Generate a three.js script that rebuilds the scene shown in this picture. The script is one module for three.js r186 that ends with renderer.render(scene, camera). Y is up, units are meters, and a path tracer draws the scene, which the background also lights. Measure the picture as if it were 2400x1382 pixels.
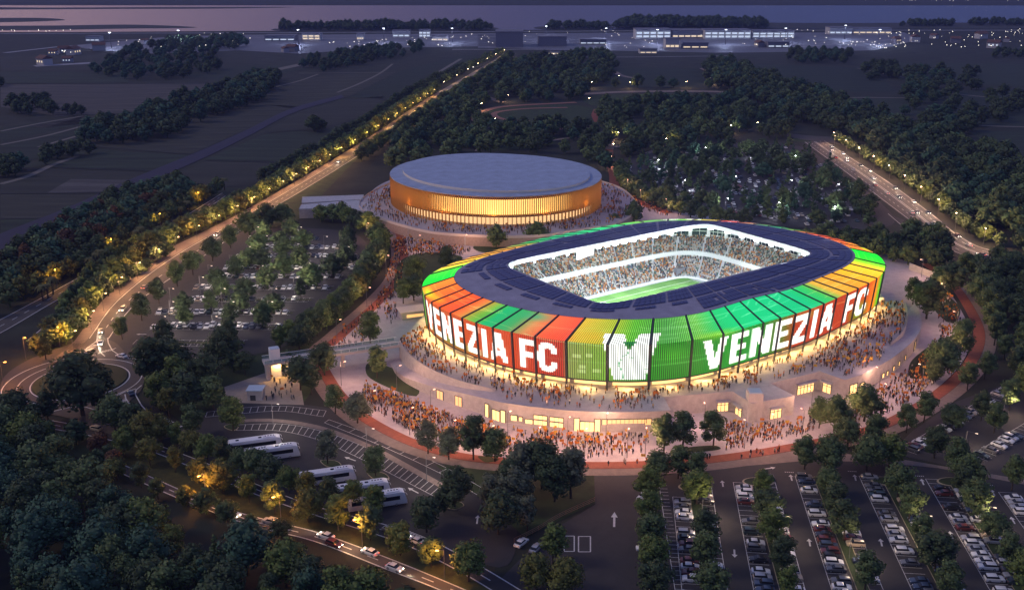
import * as THREE from 'three';
import { mergeGeometries, toCreasedNormals } from 'three/addons/utils/BufferGeometryUtils.js';
import { MarchingCubes } from 'three/addons/objects/MarchingCubes.js';
import { ImprovedNoise } from 'three/addons/math/ImprovedNoise.js';
import { RectAreaLightUniformsLib } from 'three/addons/lights/RectAreaLightUniformsLib.js';
RectAreaLightUniformsLib.init();

// ---------- camera: 140 m up, looking down by 18.3 degrees ----------
const EYE = 140, HOR = -100, SLOPE = 0.000397;
const FOC = Math.sqrt(1 / SLOPE / SLOPE - (691 - HOR) ** 2), PITCH = Math.atan((691 - HOR) / FOC);
const scene = new THREE.Scene();
const camera = new THREE.PerspectiveCamera(THREE.MathUtils.radToDeg(2 * Math.atan(691 / FOC)), 2400 / 1382, 1, 20000);
camera.position.set(0, EYE, 0);
camera.rotation.set(-PITCH, 0, 0);
const renderer = new THREE.WebGLRenderer({ antialias: true });
renderer.toneMapping = THREE.LinearToneMapping;
renderer.toneMappingExposure = 1;
renderer.shadowMap.enabled = true;

// ---------- dusk sky: deep blue, a last warm band low in the west (left) ----------
{
  const w = 256, h = 128, d = new Float32Array(w * h * 4);
  const mix = (a, b, t) => a.map((v, i) => v + (b[i] - v) * t);
  for (let j = 0; j < h; j++) for (let i = 0; i < w; i++) {
    const el = ((j + 0.5) / h - 0.5) * Math.PI, u = (i + 0.5) / w;
    let du = Math.abs(u - 0.11); du = Math.min(du, 1 - du);
    const glow = Math.exp(-((du / 0.085) ** 2)), e = Math.max(0, Math.sin(el));
    let c = mix([0.022, 0.036, 0.120], [0.165, 0.200, 0.420], Math.min(1, e * 3.2));
    c = mix(c, [0.130, 0.170, 0.390], Math.max(0, (e - 0.3) / 0.7));
    const g = glow * Math.exp(-e * 11);
    c = [c[0] + 2.4 * g, c[1] + 1.38 * g, c[2] + 1.0 * g];
    if (el < 0) c = [0.02, 0.026, 0.05];
    d.set([...c, 1], (j * w + i) * 4);
  }
  const t = new THREE.DataTexture(d, w, h, THREE.RGBAFormat, THREE.FloatType);
  t.mapping = THREE.EquirectangularReflectionMapping; t.magFilter = THREE.LinearFilter; t.needsUpdate = true;
  scene.background = t; scene.environment = t;
}
// the afterglow: a weak, very soft light from the western sky
const sun = new THREE.DirectionalLight(0xffe6d2, 0.85);
sun.position.set(-620, 520, -330); sun.target.position.set(40, 0, -330); sun.castShadow = true; sun.shadow.radius = 30;
sun.shadow.mapSize.set(4096, 4096); Object.assign(sun.shadow.camera, { left: -400, right: 400, top: 400, bottom: -400, near: 10, far: 2500 });
scene.add(sun, sun.target);

// ---------- helpers ----------
const D2R = Math.PI / 180;
const V = (x, y, z) => new THREE.Vector3(x, y, z);
function rng(seed) { let s = seed >>> 0; return () => { s = (s + 0x6d2b79f5) | 0; let t = Math.imul(s ^ (s >>> 15), 1 | s); t = (t + Math.imul(t ^ (t >>> 7), 61 | t)) ^ t; return ((t ^ (t >>> 14)) >>> 0) / 4294967296; }; }
// survey: a point of the site (metres) from its place on the survey photograph, at height h
function G(px, py, h = 0) { const zc = (EYE - h) / (SLOPE * (py - HOR)), X = (px - 1200) * zc / FOC; return V(X, h, -(zc * Math.cos(PITCH) - (py - 691) * zc / FOC * Math.sin(PITCH))); }
function onPhoto(v) { const Z = -v.z, zc = Z * Math.cos(PITCH) + (EYE - v.y) * Math.sin(PITCH), yc = (EYE - v.y) * Math.cos(PITCH) - Z * Math.sin(PITCH); return [1200 + FOC * v.x / zc, 691 + FOC * yc / zc]; }
const pxPerMetre = (v) => FOC / (-v.z * Math.cos(PITCH) + (EYE - v.y) * Math.sin(PITCH));
const taken = new Map();
function numbered(n) { const k = taken.get(n) ?? 0; taken.set(n, k + 1); return k ? n + '_' + String(k).padStart(3, '0') : n; }
function shade(o) { o.traverse((c) => { if (c.isMesh) { c.castShadow = true; c.receiveShadow = true; } }); return o; }
function top(o, name, label, category, group) { o.name = numbered(name); o.userData.label = label; o.userData.category = category; if (group) o.userData.group = group; scene.add(o); return o; }
function stuff(o, name, label) { o.name = numbered(name); o.userData.kind = 'stuff'; o.userData.label = label; scene.add(o); return o; }
function struct(o, name) { o.name = numbered(name); o.userData.kind = 'structure'; scene.add(o); return o; }
function part(parent, name, geo, mat, label) { const m = new THREE.Mesh(geo, mat); m.name = name; m.castShadow = m.receiveShadow = true; if (label) m.userData.label = label; parent.add(m); return m; }
const grp = () => new THREE.Group();
const ORD = ['first', 'second', 'third', 'fourth', 'fifth', 'sixth', 'seventh', 'eighth', 'ninth', 'tenth', 'eleventh', 'twelfth', 'thirteenth', 'fourteenth', 'fifteenth', 'sixteenth', 'seventeenth', 'eighteenth', 'nineteenth', 'twentieth'];
const TENS = ['', '', 'twenty', 'thirty', 'forty', 'fifty', 'sixty', 'seventy', 'eighty', 'ninety'];
const ord = (n) => n > 98 ? (n === 99 ? 'hundredth' : 'hundred-and-' + ord(n - 100)) : n < 20 ? ORD[n] : (n + 1) % 10 === 0 ? TENS[(n + 1) / 10].replace(/y$/, 'ieth') : TENS[Math.floor((n + 1) / 10)] + '-' + ORD[(n + 1) % 10 - 1];

// materials
const noise = new ImprovedNoise();
function noiseTexture(size, octaves, lo, hi, seed, tint) {
  const d = new Uint8Array(size * size * 4), r = rng(seed);
  for (let j = 0; j < size; j++) for (let i = 0; i < size; i++) {
    let v = 0, a = 1, s = 0;
    for (const f of octaves) {
      const x = i / size * f, y = j / size * f, bx = x / f, by = y / f;   // blended over the border so that it tiles
      const n = (X, Y) => noise.noise(X + seed * 7.1, Y + seed * 3.3, seed);
      v += a * (n(x, y) * (1 - bx) * (1 - by) + n(x - f, y) * bx * (1 - by) + n(x, y - f) * (1 - bx) * by + n(x - f, y - f) * bx * by); s += a; a *= 0.62;
    }
    v = Math.min(1, Math.max(0, 0.5 + v / s * 1.1 + (r() - 0.5) * 0.16));
    const g = lo + (hi - lo) * v;
    d.set([g * (tint?.[0] ?? 1), g * (tint?.[1] ?? 1), g * (tint?.[2] ?? 1), 255], (j * size + i) * 4);
  }
  const t = new THREE.DataTexture(d, size, size); t.wrapS = t.wrapT = THREE.RepeatWrapping; t.magFilter = THREE.LinearFilter; t.colorSpace = THREE.SRGBColorSpace; t.needsUpdate = true; return t;
}
const tex = {
  soil: noiseTexture(512, [4, 9, 21, 47, 96], 120, 255, 1),
  grain: noiseTexture(256, [5, 14, 40, 90], 205, 255, 2),
  patch: noiseTexture(256, [6, 17, 38, 90], 212, 255, 3),
};
function M(rgb, o = {}) { const { rep, ...rest } = o; const m = new THREE.MeshStandardMaterial({ roughness: 0.85, ...rest }); m.color.setRGB(...rgb); if (o.map && rep) { m.map = o.map.clone(); m.map.repeat.set(1 / (rep[0] ?? rep), 1 / (rep[1] ?? rep)); m.map.needsUpdate = true; } m.side = THREE.DoubleSide; return m; }
function glow(rgb, k, o = {}) { const m = M([0.3, 0.3, 0.3], o); m.emissive.setRGB(...rgb); m.emissiveIntensity = k; return m; }

// geometry
function geo(pos, idx, uv, col) { const g = new THREE.BufferGeometry(); g.setAttribute('position', new THREE.Float32BufferAttribute(pos, 3)); if (uv) g.setAttribute('uv', new THREE.Float32BufferAttribute(uv, 2)); if (col) g.setAttribute('color', new THREE.Float32BufferAttribute(col, 3)); if (idx) g.setIndex(idx); g.computeVertexNormals(); return g; }
function bare(g, uv = true) { const o = g.index ? g.toNonIndexed() : g.clone(); for (const n of Object.keys(o.attributes)) if (!['position', 'normal', 'color'].includes(n) && !(uv && n === 'uv')) o.deleteAttribute(n); if (!o.attributes.normal) o.computeVertexNormals(); return o; }
const join = (list) => mergeGeometries(list.map((g) => bare(g)));
const box = (w, h, d, x = 0, y = 0, z = 0) => new THREE.BoxGeometry(w, h, d).translate(x, y, z);
// flat sheet from an outline of Vector3 on the ground; uv in metres
function sheet(pts, y, rise = 0, hole) {
  const s = new THREE.Shape(pts.map((p) => new THREE.Vector2(p.x, -p.z)));
  if (hole) s.holes.push(new THREE.Path(hole.map((p) => new THREE.Vector2(p.x, -p.z))));
  if (rise) { const g = new THREE.ExtrudeGeometry(s, { depth: rise, bevelEnabled: false }); g.rotateX(-Math.PI / 2); g.translate(0, y, 0); return g; }
  const g = new THREE.ShapeGeometry(s); g.rotateX(-Math.PI / 2); g.translate(0, y, 0); return g;
}
function smooth(pts, n, closed = false) { return new THREE.CatmullRomCurve3(pts, closed, 'centripetal').getSpacedPoints(n); }
const onGround = (list, h = 0) => list.map(([x, y]) => G(x, y, h));
// strip between two rows of points
function between(L, R, y0) {
  const pos = [], uv = [], idx = []; let s = 0;
  for (let i = 0; i < L.length; i++) { if (i) s += L[i].distanceTo(L[i - 1]); pos.push(L[i].x, y0 ?? L[i].y, L[i].z, R[i].x, y0 ?? R[i].y, R[i].z); const w = L[i].distanceTo(R[i]); uv.push(0, s, w, s); if (i) { const a = 2 * i - 2; idx.push(a, a + 2, a + 1, a + 1, a + 2, a + 3); } }
  return geo(pos, idx, uv);
}
// painted ribbon along points
function ribbon(pts, w, y, dash) {
  const out = [];
  const side = (i) => { const a = pts[Math.max(0, i - 1)], b = pts[Math.min(pts.length - 1, i + 1)]; const t = V(b.x - a.x, 0, b.z - a.z).normalize(); return V(-t.z, 0, t.x); };
  const piece = (list) => { if (list.length > 1) out.push(between(list.map(([p, n]) => p.clone().addScaledVector(n, w / 2)), list.map(([p, n]) => p.clone().addScaledVector(n, -w / 2)), y)); };
  if (!dash) piece(pts.map((p, i) => [p, side(i)]));
  else {
    const c = new THREE.CatmullRomCurve3(pts, false, 'centripetal'), len = c.getLength(), n = Math.floor(len / (dash[0] + dash[1]));
    for (let k = 0; k < n; k++) { const a = k * (dash[0] + dash[1]) / len, b = a + dash[0] / len, A = c.getPointAt(a), B = c.getPointAt(Math.min(1, b)); const t = V(B.x - A.x, 0, B.z - A.z).normalize(), s = V(-t.z, 0, t.x); piece([[A, s], [B, s]]); }
  }
  return out.length ? (out.length === 1 ? out[0] : mergeGeometries(out)) : null;
}
// vertical wall along points: top heights and base heights may vary
function wall(pts, top, bottom) {
  const pos = [], uv = [], idx = []; let s = 0;
  pts.forEach((p, i) => { if (i) s += Math.hypot(p.x - pts[i - 1].x, p.z - pts[i - 1].z); const t = typeof top === 'function' ? top(i) : top, b = typeof bottom === 'function' ? bottom(i) : bottom; pos.push(p.x, b, p.z, p.x, t, p.z); uv.push(s, b, s, t); if (i) { const a = 2 * i - 2; idx.push(a, a + 2, a + 1, a + 1, a + 2, a + 3); } });
  return geo(pos, idx, uv);
}
function inside(p, poly) { let c = false; for (let i = 0, j = poly.length - 1; i < poly.length; j = i++) { const a = poly[i], b = poly[j]; if ((a.z > p.z) !== (b.z > p.z) && p.x < (b.x - a.x) * (p.z - a.z) / (b.z - a.z) + a.x) c = !c; } return c; }
function scatter(poly, n, seed, min = 0, avoid) {
  const r = rng(seed), xs = poly.map((p) => p.x), zs = poly.map((p) => p.z), x0 = Math.min(...xs), x1 = Math.max(...xs), z0 = Math.min(...zs), z1 = Math.max(...zs), out = [];
  for (let k = 0; k < n * 40 && out.length < n; k++) { const p = V(x0 + (x1 - x0) * r(), 0, z0 + (z1 - z0) * r()); if (!inside(p, poly) || (avoid && avoid(p))) continue; if (min && out.some((q) => (q.x - p.x) ** 2 + (q.z - p.z) ** 2 < min * min)) continue; out.push(p); }
  return out;
}
// ================= stadium =================
const SC = V(58.86, 0, -385), TH = 0.615, DECK = 6.8, CREASE = 23.15, EAVE = 26.3, RIM = 27.7;
const series = (c) => (a) => Math.exp(c[0] + [1, 2, 3, 4].reduce((s, m) => s + c[2 * m - 1] * Math.cos(2 * m * a) + c[2 * m] * Math.sin(2 * m * a), 0));
const rCrease = series([4.3839, 0.061, 0.1854, 0.027, 0.0049, 0.0024, 0.0127, 0.0046, 0.0003]);
const rEave = series([4.1928, 0.0901, 0.2173, 0.0289, 0.0112, -0.0011, 0.016, 0.006, 0.0061]);
const superR = (a, b, n) => (f) => { const t = f - TH; return 1 / (Math.abs(Math.cos(t) / a) ** n + Math.abs(Math.sin(t) / b) ** n) ** (1 / n); };
const rOpen = superR(55.8, 31.4, 11);
const polar = (r, f, h) => V(r * Math.cos(f), h, -r * Math.sin(f));        // about the stadium's centre

const HALF = [-166.2, -160.5, -155.5, -151.5, -147.2, -143.2, -139, -134.5, -129.8, -124.5, -117.8, -109.2, -100.2, -90.5, -81.8, -75.2, -67.2, -60, -53.2, -46.2, -38.8, -31.5, -24.8, -19, -13.2, -8, -2, 4];
const BAYS = [...HALF, ...HALF.map((a) => a + 180)].map((a) => a * D2R);
// arc length along the crease from the western tip
const ARC = (() => { const n = 720, a0 = HALF[0] * D2R, t = [0]; for (let i = 1; i <= n; i++) { const p = polar(rCrease(a0 + (i - 1) * Math.PI * 2 / n), a0 + (i - 1) * Math.PI * 2 / n, 0), q = polar(rCrease(a0 + i * Math.PI * 2 / n), a0 + i * Math.PI * 2 / n, 0); t.push(t[i - 1] + p.distanceTo(q)); } return (f) => { const k = (f - a0) / (Math.PI * 2) * n, i = Math.min(n - 1, Math.floor(k)); return t[i] + (t[i + 1] - t[i]) * (k - i); }; })();
const HALFLEN = ARC((HALF[0] + 180) * D2R);

// what the media facade shows: colour sweeps, the name twice and the V emblem on the corner
const screenTexture = (() => {
  const cv = document.createElement('canvas'); cv.width = 2048; cv.height = 256; const c = cv.getContext('2d'), X = (m) => m / HALFLEN * 2048, Y = (v) => 256 * (1 - v);
  const sweep = (stops, y0, y1) => { const g = c.createLinearGradient(0, 0, 2048, 0); for (const [m, r, gr, b] of stops) g.addColorStop(Math.min(1, Math.max(0, m / HALFLEN)), `rgb(${r},${gr},${b})`); c.fillStyle = g; c.fillRect(0, y0, 2048, y1 - y0); };
  sweep([[0, 255, 140, 20], [18, 240, 95, 15], [30, 232, 78, 20], [36, 215, 120, 45], [42, 120, 170, 50], [48, 15, 165, 95], [57, 60, 150, 80], [64, 200, 130, 70], [70, 228, 95, 50], [79, 225, 80, 45], [80, 215, 175, 45], [93, 165, 185, 35], [100, 95, 185, 30], [112, 80, 165, 60], [125, 110, 190, 70], [135, 25, 185, 100], [150, 0, 190, 112], [180, 0, 180, 112], [192, 50, 180, 80], [200, 215, 165, 45], [215, 235, 150, 25], [228, 255, 185, 25], [240, 255, 210, 40], [250, 50, 230, 30], [262, 0, 245, 40]], 0, 128);
  sweep([[0, 0, 205, 40], [10, 195, 85, 30], [25, 180, 75, 25], [60, 188, 62, 22], [78.5, 168, 40, 22], [80, 128, 140, 70], [93, 110, 160, 45], [107, 32, 140, 22], [121, 22, 125, 22], [150, 14, 130, 32], [164, 90, 100, 24], [171, 165, 52, 16], [205, 168, 50, 16], [222, 205, 85, 14], [230, 240, 130, 15], [240, 8, 215, 18], [262, 0, 225, 40]], 128, 256);
  const r = rng(77);
  const blob = (m, v, rm, rv, col) => { c.save(); c.translate(X(m), Y(v)); c.scale(X(rm), 256 * rv); const g = c.createRadialGradient(0, 0, 0, 0, 0, 1); g.addColorStop(0, col); g.addColorStop(1, col.replace(/[\d.]+\)$/, '0)')); c.fillStyle = g; c.beginPath(); c.arc(0, 0, 1, 0, 7); c.fill(); c.restore(); };
  blob(8, 0.56, 9, 0.09, 'rgba(180,255,0,0.9)'); blob(16, 0.6, 8, 0.1, 'rgba(235,190,0,0.7)'); blob(43, 0.66, 6, 0.2, 'rgba(90,150,30,0.6)'); blob(75, 0.56, 8, 0.12, 'rgba(235,70,30,0.6)'); blob(62, 0.9, 8, 0.12, 'rgba(30,160,120,0.6)');
  blob(88, 0.62, 9, 0.2, 'rgba(225,170,20,0.6)'); blob(132, 0.52, 12, 0.1, 'rgba(170,210,30,0.7)'); blob(30, 0.08, 26, 0.1, 'rgba(70,150,20,0.7)'); blob(115, 0.33, 7, 0.14, 'rgba(90,190,40,0.55)'); blob(216, 0.1, 10, 0.2, 'rgba(40,190,10,0.7)'); blob(176, 0.42, 10, 0.1, 'rgba(150,140,30,0.7)');
  c.lineCap = 'round';
  for (let k = 0; k < 70; k++) {                       // streaming light lines in the animation
    const m = r() * HALFLEN, v = r() < 0.75 ? 0.52 + r() * 0.46 : r() * 0.5, w = 8 + r() * 26, up = (r() - 0.4) * 0.35;
    c.strokeStyle = `rgba(${m > 190 || m < 60 ? '255,225,130' : '190,255,190'},${0.1 + r() * 0.22})`; c.lineWidth = 1.5 + r() * 5; c.beginPath(); c.moveTo(X(m - w / 2), Y(v)); c.bezierCurveTo(X(m - w / 6), Y(v + up), X(m + w / 6), Y(v - up * 0.3), X(m + w / 2), Y(v + up)); c.stroke();
  }
  // heavy condensed capitals, drawn on a unit box
  const glyph = {
    V: [0.92, [[[0, 1], [0.32, 1], [0.5, 0.36], [0.68, 1], [1, 1], [0.66, 0], [0.34, 0]]]], E: [0.72, [[[0, 0], [1, 0], [1, 0.2], [0.4, 0.2], [0.4, 0.41], [0.88, 0.41], [0.88, 0.6], [0.4, 0.6], [0.4, 0.8], [1, 0.8], [1, 1], [0, 1]]]], N: [0.86, [[[0, 0], [0, 1], [0.34, 1], [0.68, 0.46], [0.68, 1], [1, 1], [1, 0], [0.66, 0], [0.32, 0.54], [0.32, 0]]]],
    Z: [0.76, [[[0, 0], [0, 0.2], [0.6, 0.79], [0.04, 0.79], [0.04, 1], [1, 1], [1, 0.8], [0.42, 0.21], [1, 0.21], [1, 0]]]], I: [0.32, [[[0.06, 0], [0.94, 0], [0.94, 1], [0.06, 1]]]], A: [0.94, [[[0, 0], [0.33, 1], [0.67, 1], [1, 0], [0.68, 0], [0.62, 0.2], [0.38, 0.2], [0.32, 0]], [[0.44, 0.38], [0.56, 0.38], [0.5, 0.68]]]], F: [0.68, [[[0, 0], [0, 1], [1, 1], [1, 0.8], [0.42, 0.8], [0.42, 0.58], [0.9, 0.58], [0.9, 0.38], [0.42, 0.38], [0.42, 0]]]],
    C: [0.84, [[[1, 0.36], [0.66, 0.36], [0.64, 0.23], [0.5, 0.18], [0.38, 0.24], [0.35, 0.4], [0.35, 0.6], [0.38, 0.76], [0.5, 0.82], [0.64, 0.77], [0.66, 0.64], [1, 0.64], [0.95, 0.85], [0.78, 0.98], [0.5, 1.01], [0.22, 0.98], [0.05, 0.84], [0, 0.62], [0, 0.38], [0.05, 0.16], [0.22, 0.02], [0.5, -0.01], [0.78, 0.02], [0.95, 0.15]]]],
  };
  const word = (m0, m1, v0, v1, text) => {
    const gap = 0.12; let total = -gap; for (const t of text) total += (t === ' ' ? 0.34 : glyph[t][0]) + gap;
    const u = (m1 - m0) / total; let x = m0;
    for (const t of text) {
      if (t === ' ') { x += u * (0.34 + gap); continue; }
      const [w, paths] = glyph[t]; c.fillStyle = '#fffdf6'; c.beginPath();
      for (const path of paths) { path.forEach(([gx, gy], i) => { const q = [X(x + gx * w * u), Y(v0 + (v1 - v0) * gy)]; if (i) c.lineTo(...q); else c.moveTo(...q); }); c.closePath(); }
      c.fill('evenodd'); x += u * (w + gap);
    }
  };
  word(9.5, 76.6, 0.05, 0.445, 'VENEZIA FC');
  word(125.8, 222, 0.045, 0.455, 'VENEZIA FC');
  const poly = (pts, col) => { c.fillStyle = col; c.beginPath(); pts.forEach(([m, v], i) => (i ? c.lineTo(X(100 + m), Y(v)) : c.moveTo(X(100 + m), Y(v)))); c.fill(); };
  poly([[-9.8, 0.71], [-2.6, 0.71], [0.1, 0.44], [2.8, 0.71], [10.4, 0.71], [5.6, 0.03], [-4.9, 0.03]], '#fbfff8');
  poly([[-2.2, 0.56], [2.4, 0.56], [0.1, 0.42]], 'rgba(10,110,30,0.95)');
  const line = (pts, w) => { c.strokeStyle = 'rgba(70,160,100,0.7)'; c.lineWidth = w; c.beginPath(); pts.forEach(([m, v], i) => (i ? c.lineTo(X(100 + m), Y(v)) : c.moveTo(X(100 + m), Y(v)))); c.stroke(); };
  line([[0.2, 0.43], [-0.4, 0.38], [-1.8, 0.345], [-2.2, 0.31], [-3.1, 0.26], [-3.3, 0.22], [-2.6, 0.19], [-1.9, 0.13], [-1.7, 0.05]], 2.2); line([[0.6, 0.33], [1.1, 0.325], [1.6, 0.34]], 3);
  for (let k = 0; k < 5; k++) line([[6.6 - k * 0.4, 0.38 - k * 0.07], [8.0 - k * 0.5, 0.38 - k * 0.07]], 1.6);
  for (const [m, v] of [[82, 0.34], [84, 0.2], [86, 0.36], [83.5, 0.14], [88.5, 0.16]]) { c.fillStyle = 'rgba(215,230,170,0.55)'; c.fillRect(X(m), Y(v), X(2.4), 12); }
  const t = new THREE.CanvasTexture(cv); t.colorSpace = THREE.SRGBColorSpace; t.magFilter = THREE.LinearFilter; t.wrapS = THREE.RepeatWrapping; return t;
})();
const mats = {
  led: (() => { const m = M([0.06, 0.06, 0.06], { roughness: 0.5 }); m.emissive.setRGB(1, 1, 1); m.emissiveMap = screenTexture; m.emissiveIntensity = 1.4; return m; })(),
  backing: M([0.05, 0.06, 0.05], { roughness: 0.6 }),
  darkSteel: M([0.05, 0.055, 0.06], { roughness: 0.5 }),
  membrane: M([0.40, 0.37, 0.46], { roughness: 0.55, map: tex.grain, rep: 23 }),
  solar: M([0.055, 0.060, 0.17], { roughness: 0.3 }),
  white: M([0.78, 0.78, 0.78], { roughness: 0.5 }),
  seat: M([0.62, 0.63, 0.66], { roughness: 0.7 }),
  concrete: M([0.52, 0.49, 0.49], { roughness: 0.9, map: tex.grain, rep: 9 }),
  deck: M([0.50, 0.47, 0.50], { roughness: 0.9, map: tex.patch, rep: 14 }),
  paving: M([0.47, 0.43, 0.46], { roughness: 0.9, map: tex.patch, rep: 17 }),
  glassDark: M([0.03, 0.04, 0.05], { roughness: 0.12 }),
  warm: glow([1, 0.60, 0.20], 1.7),
  warmSoft: glow([1, 0.52, 0.14], 1.15),
  flood: glow([0.93, 0.97, 1], 14),
};
const stadium = grp(); stadium.position.copy(SC);
// ---- facade, bay by bay
for (let k = 0; k < BAYS.length; k++) {
  const f0 = BAYS[k], f1 = k === BAYS.length - 1 ? BAYS[0] + Math.PI * 2 : BAYS[k + 1], len = ARC(Math.min(f1, BAYS[0] + Math.PI * 2 - 1e-6)) - ARC(f0);
  if (len < 1) continue;
  const n = Math.max(4, Math.round(len / 0.78)), pos = [], uv = [], idx = [];
  const quad = (a, b, c, d, u, va, vb) => { const s = pos.length / 3; for (const p of [a, b, c, d]) pos.push(p.x, p.y, p.z); uv.push(u, va, u, va, u, vb, u, vb); idx.push(s, s + 1, s + 2, s, s + 2, s + 3); };
  const edge = 0.035 * (f1 - f0);
  for (let i = 0; i < n; i++) {
    const f = f0 + edge + (f1 - f0 - 2 * edge) * (i + 0.5) / n, w = (f1 - f0 - 2 * edge) / n * 0.30, u = ARC(f) / HALFLEN;
    const at = (df, r, h, off) => polar(r(f) + off, f + df, h);
    const foot = (df, o) => at(df, rCrease, 9.9, -1.15 + o), knee = (df, o) => at(df, rCrease, CREASE + o * 0.5, o), head = (df, o) => at(df, rEave, EAVE + o * 0.9, 0.15);
    quad(foot(-w, 0), foot(w, 0), knee(w, 0), knee(-w, 0), u, 0, 0.5); quad(knee(-w, 0), knee(w, 0), head(w, 0), head(-w, 0), u, 0.5, 1);
    for (const s of [-w, w]) { quad(foot(s, -0.35), foot(s, 0), knee(s, 0), knee(s, -0.35), u, 0, 0.5); quad(knee(s, -0.35), knee(s, 0), head(s, 0), head(s, -0.35), u, 0.5, 1); }
  }
  const bay = grp(); bay.name = 'facade_bay'; stadium.add(bay);
  part(bay, 'led_louvre_screen', geo(pos, idx, uv), mats.led);
  const rows = [[], [], []]; for (let i = 0; i <= 6; i++) { const f = f0 + (f1 - f0) * i / 6; rows[0].push(polar(rCrease(f) - 1.9, f, 9.9)); rows[1].push(polar(rCrease(f) - 0.8, f, CREASE - 0.5)); rows[2].push(polar(rEave(f) - 0.2, f, EAVE - 0.55)); }
  part(bay, 'backing_panel', join([between(rows[0], rows[1]), between(rows[1], rows[2])]), mats.backing);
  const sill = []; for (let i = 0; i <= 6; i++) { const f = f0 + (f1 - f0) * i / 6; sill.push(polar(rCrease(f) - 1.05, f, 0)); }
  part(bay, 'bottom_rail', join([wall(sill, 10.25, 9.75), between(rows[0].map((p) => V(p.x, 9.78, p.z)), sill.map((p) => V(p.x, 9.76, p.z)))]), mats.darkSteel);
  // raking column under and in front of the bay joint
  const beam = (a, b, w, d) => { const l = a.distanceTo(b), g = box(w, l, d, 0, l / 2, 0), q = new THREE.Quaternion().setFromUnitVectors(V(0, 1, 0), b.clone().sub(a).normalize()); return g.rotateY(f0).applyQuaternion(q).translate(a.x, a.y, a.z); };
  part(stadium, 'facade_column', join([beam(polar(rCrease(f0) - 1.35, f0, DECK), polar(rCrease(f0) + 0.12, f0, CREASE + 0.1), 0.55, 0.62), beam(polar(rCrease(f0) + 0.1, f0, CREASE + 0.1), polar(rEave(f0), f0, EAVE + 0.12), 0.4, 0.45)]), mats.darkSteel);
}
// ---- ground-floor ring behind the columns: lit glazing between piers
for (let k = 0; k < BAYS.length; k++) {
  const f0 = BAYS[k], f1 = k === BAYS.length - 1 ? BAYS[0] + Math.PI * 2 : BAYS[k + 1]; if (f1 - f0 < 0.01) continue;
  const p = []; for (let i = 0; i <= 4; i++) { const f = f0 + (f1 - f0) * (0.06 + 0.88 * i / 4); p.push(polar(rCrease(f) - 5.5, f, 0)); }
  part(stadium, 'lit_window_wall', wall(p, 9.6, DECK + 0.05), mats.warm);
  part(stadium, 'pier', box(1.3, 3.1, 1.1).rotateY(f0).translate(...polar(rCrease(f0) - 5.4, f0, DECK + 1.55).toArray()), mats.concrete);
}
{ // soffit over the walk round the ground floor
  const a = [], b = []; for (let i = 0; i <= 120; i++) { const f = i / 120 * Math.PI * 2; a.push(polar(rCrease(f) - 1.9, f, 9.72)); b.push(polar(rCrease(f) - 8, f, 9.72)); }
  part(stadium, 'soffit', between(a, b), mats.concrete);
  BAYS.forEach((f0, k) => {                             // downlights in the soffit between the columns
    const f = (f0 + (BAYS[k + 1] ?? BAYS[0] + Math.PI * 2)) / 2, p = polar(rCrease(f) - 3.4, f, 9.62); part(stadium, 'soffit_light', box(0.7, 0.1, 4.6).rotateY(f).translate(p.x, p.y, p.z), glow([1, 0.8, 0.42], 3));
    const l = new THREE.RectAreaLight(0xffc872, 270, 4.4, 0.7); l.position.set(p.x, 9.5, p.z); stadium.add(l); l.updateMatrixWorld(); const out = polar(rCrease(f) + 9, f, DECK).add(SC); stadium.updateMatrixWorld(true); l.lookAt(out);
  });
}
// ---- roof ring with its inner fascia
{
  const N = 240, T = [0, 0.06, 0.2, 0.4, 0.6, 0.8, 1], pos = [], uv = [], idx = [];
  for (let i = 0; i <= N; i++) { const f = i / N * Math.PI * 2; for (const t of T) { const p = polar(rOpen(f) + (rEave(f) - rOpen(f)) * t, f, RIM + (EAVE - RIM) * t); pos.push(p.x, p.y, p.z); uv.push(p.x, p.z); } }
  const k = T.length; for (let i = 0; i < N; i++) for (let j = 0; j < k - 1; j++) { const a = i * k + j; idx.push(a, a + 1, a + k, a + 1, a + k + 1, a + k); }
  part(stadium, 'roof', geo(pos, idx, uv), mats.membrane);
  const lo = [], li = [], up = []; for (let i = 0; i <= N; i++) { const f = i / N * Math.PI * 2; up.push(polar(rOpen(f), f, 0)); lo.push(polar(rOpen(f), f, RIM - 1.7)); li.push(polar(rEave(f) + 6, f, EAVE - 3.4)); }
  part(stadium, 'roof_underside', between(lo, li), mats.white);
  part(stadium, 'inner_fascia', wall(up, RIM + 0.05, RIM - 1.7), mats.white);
}
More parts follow.
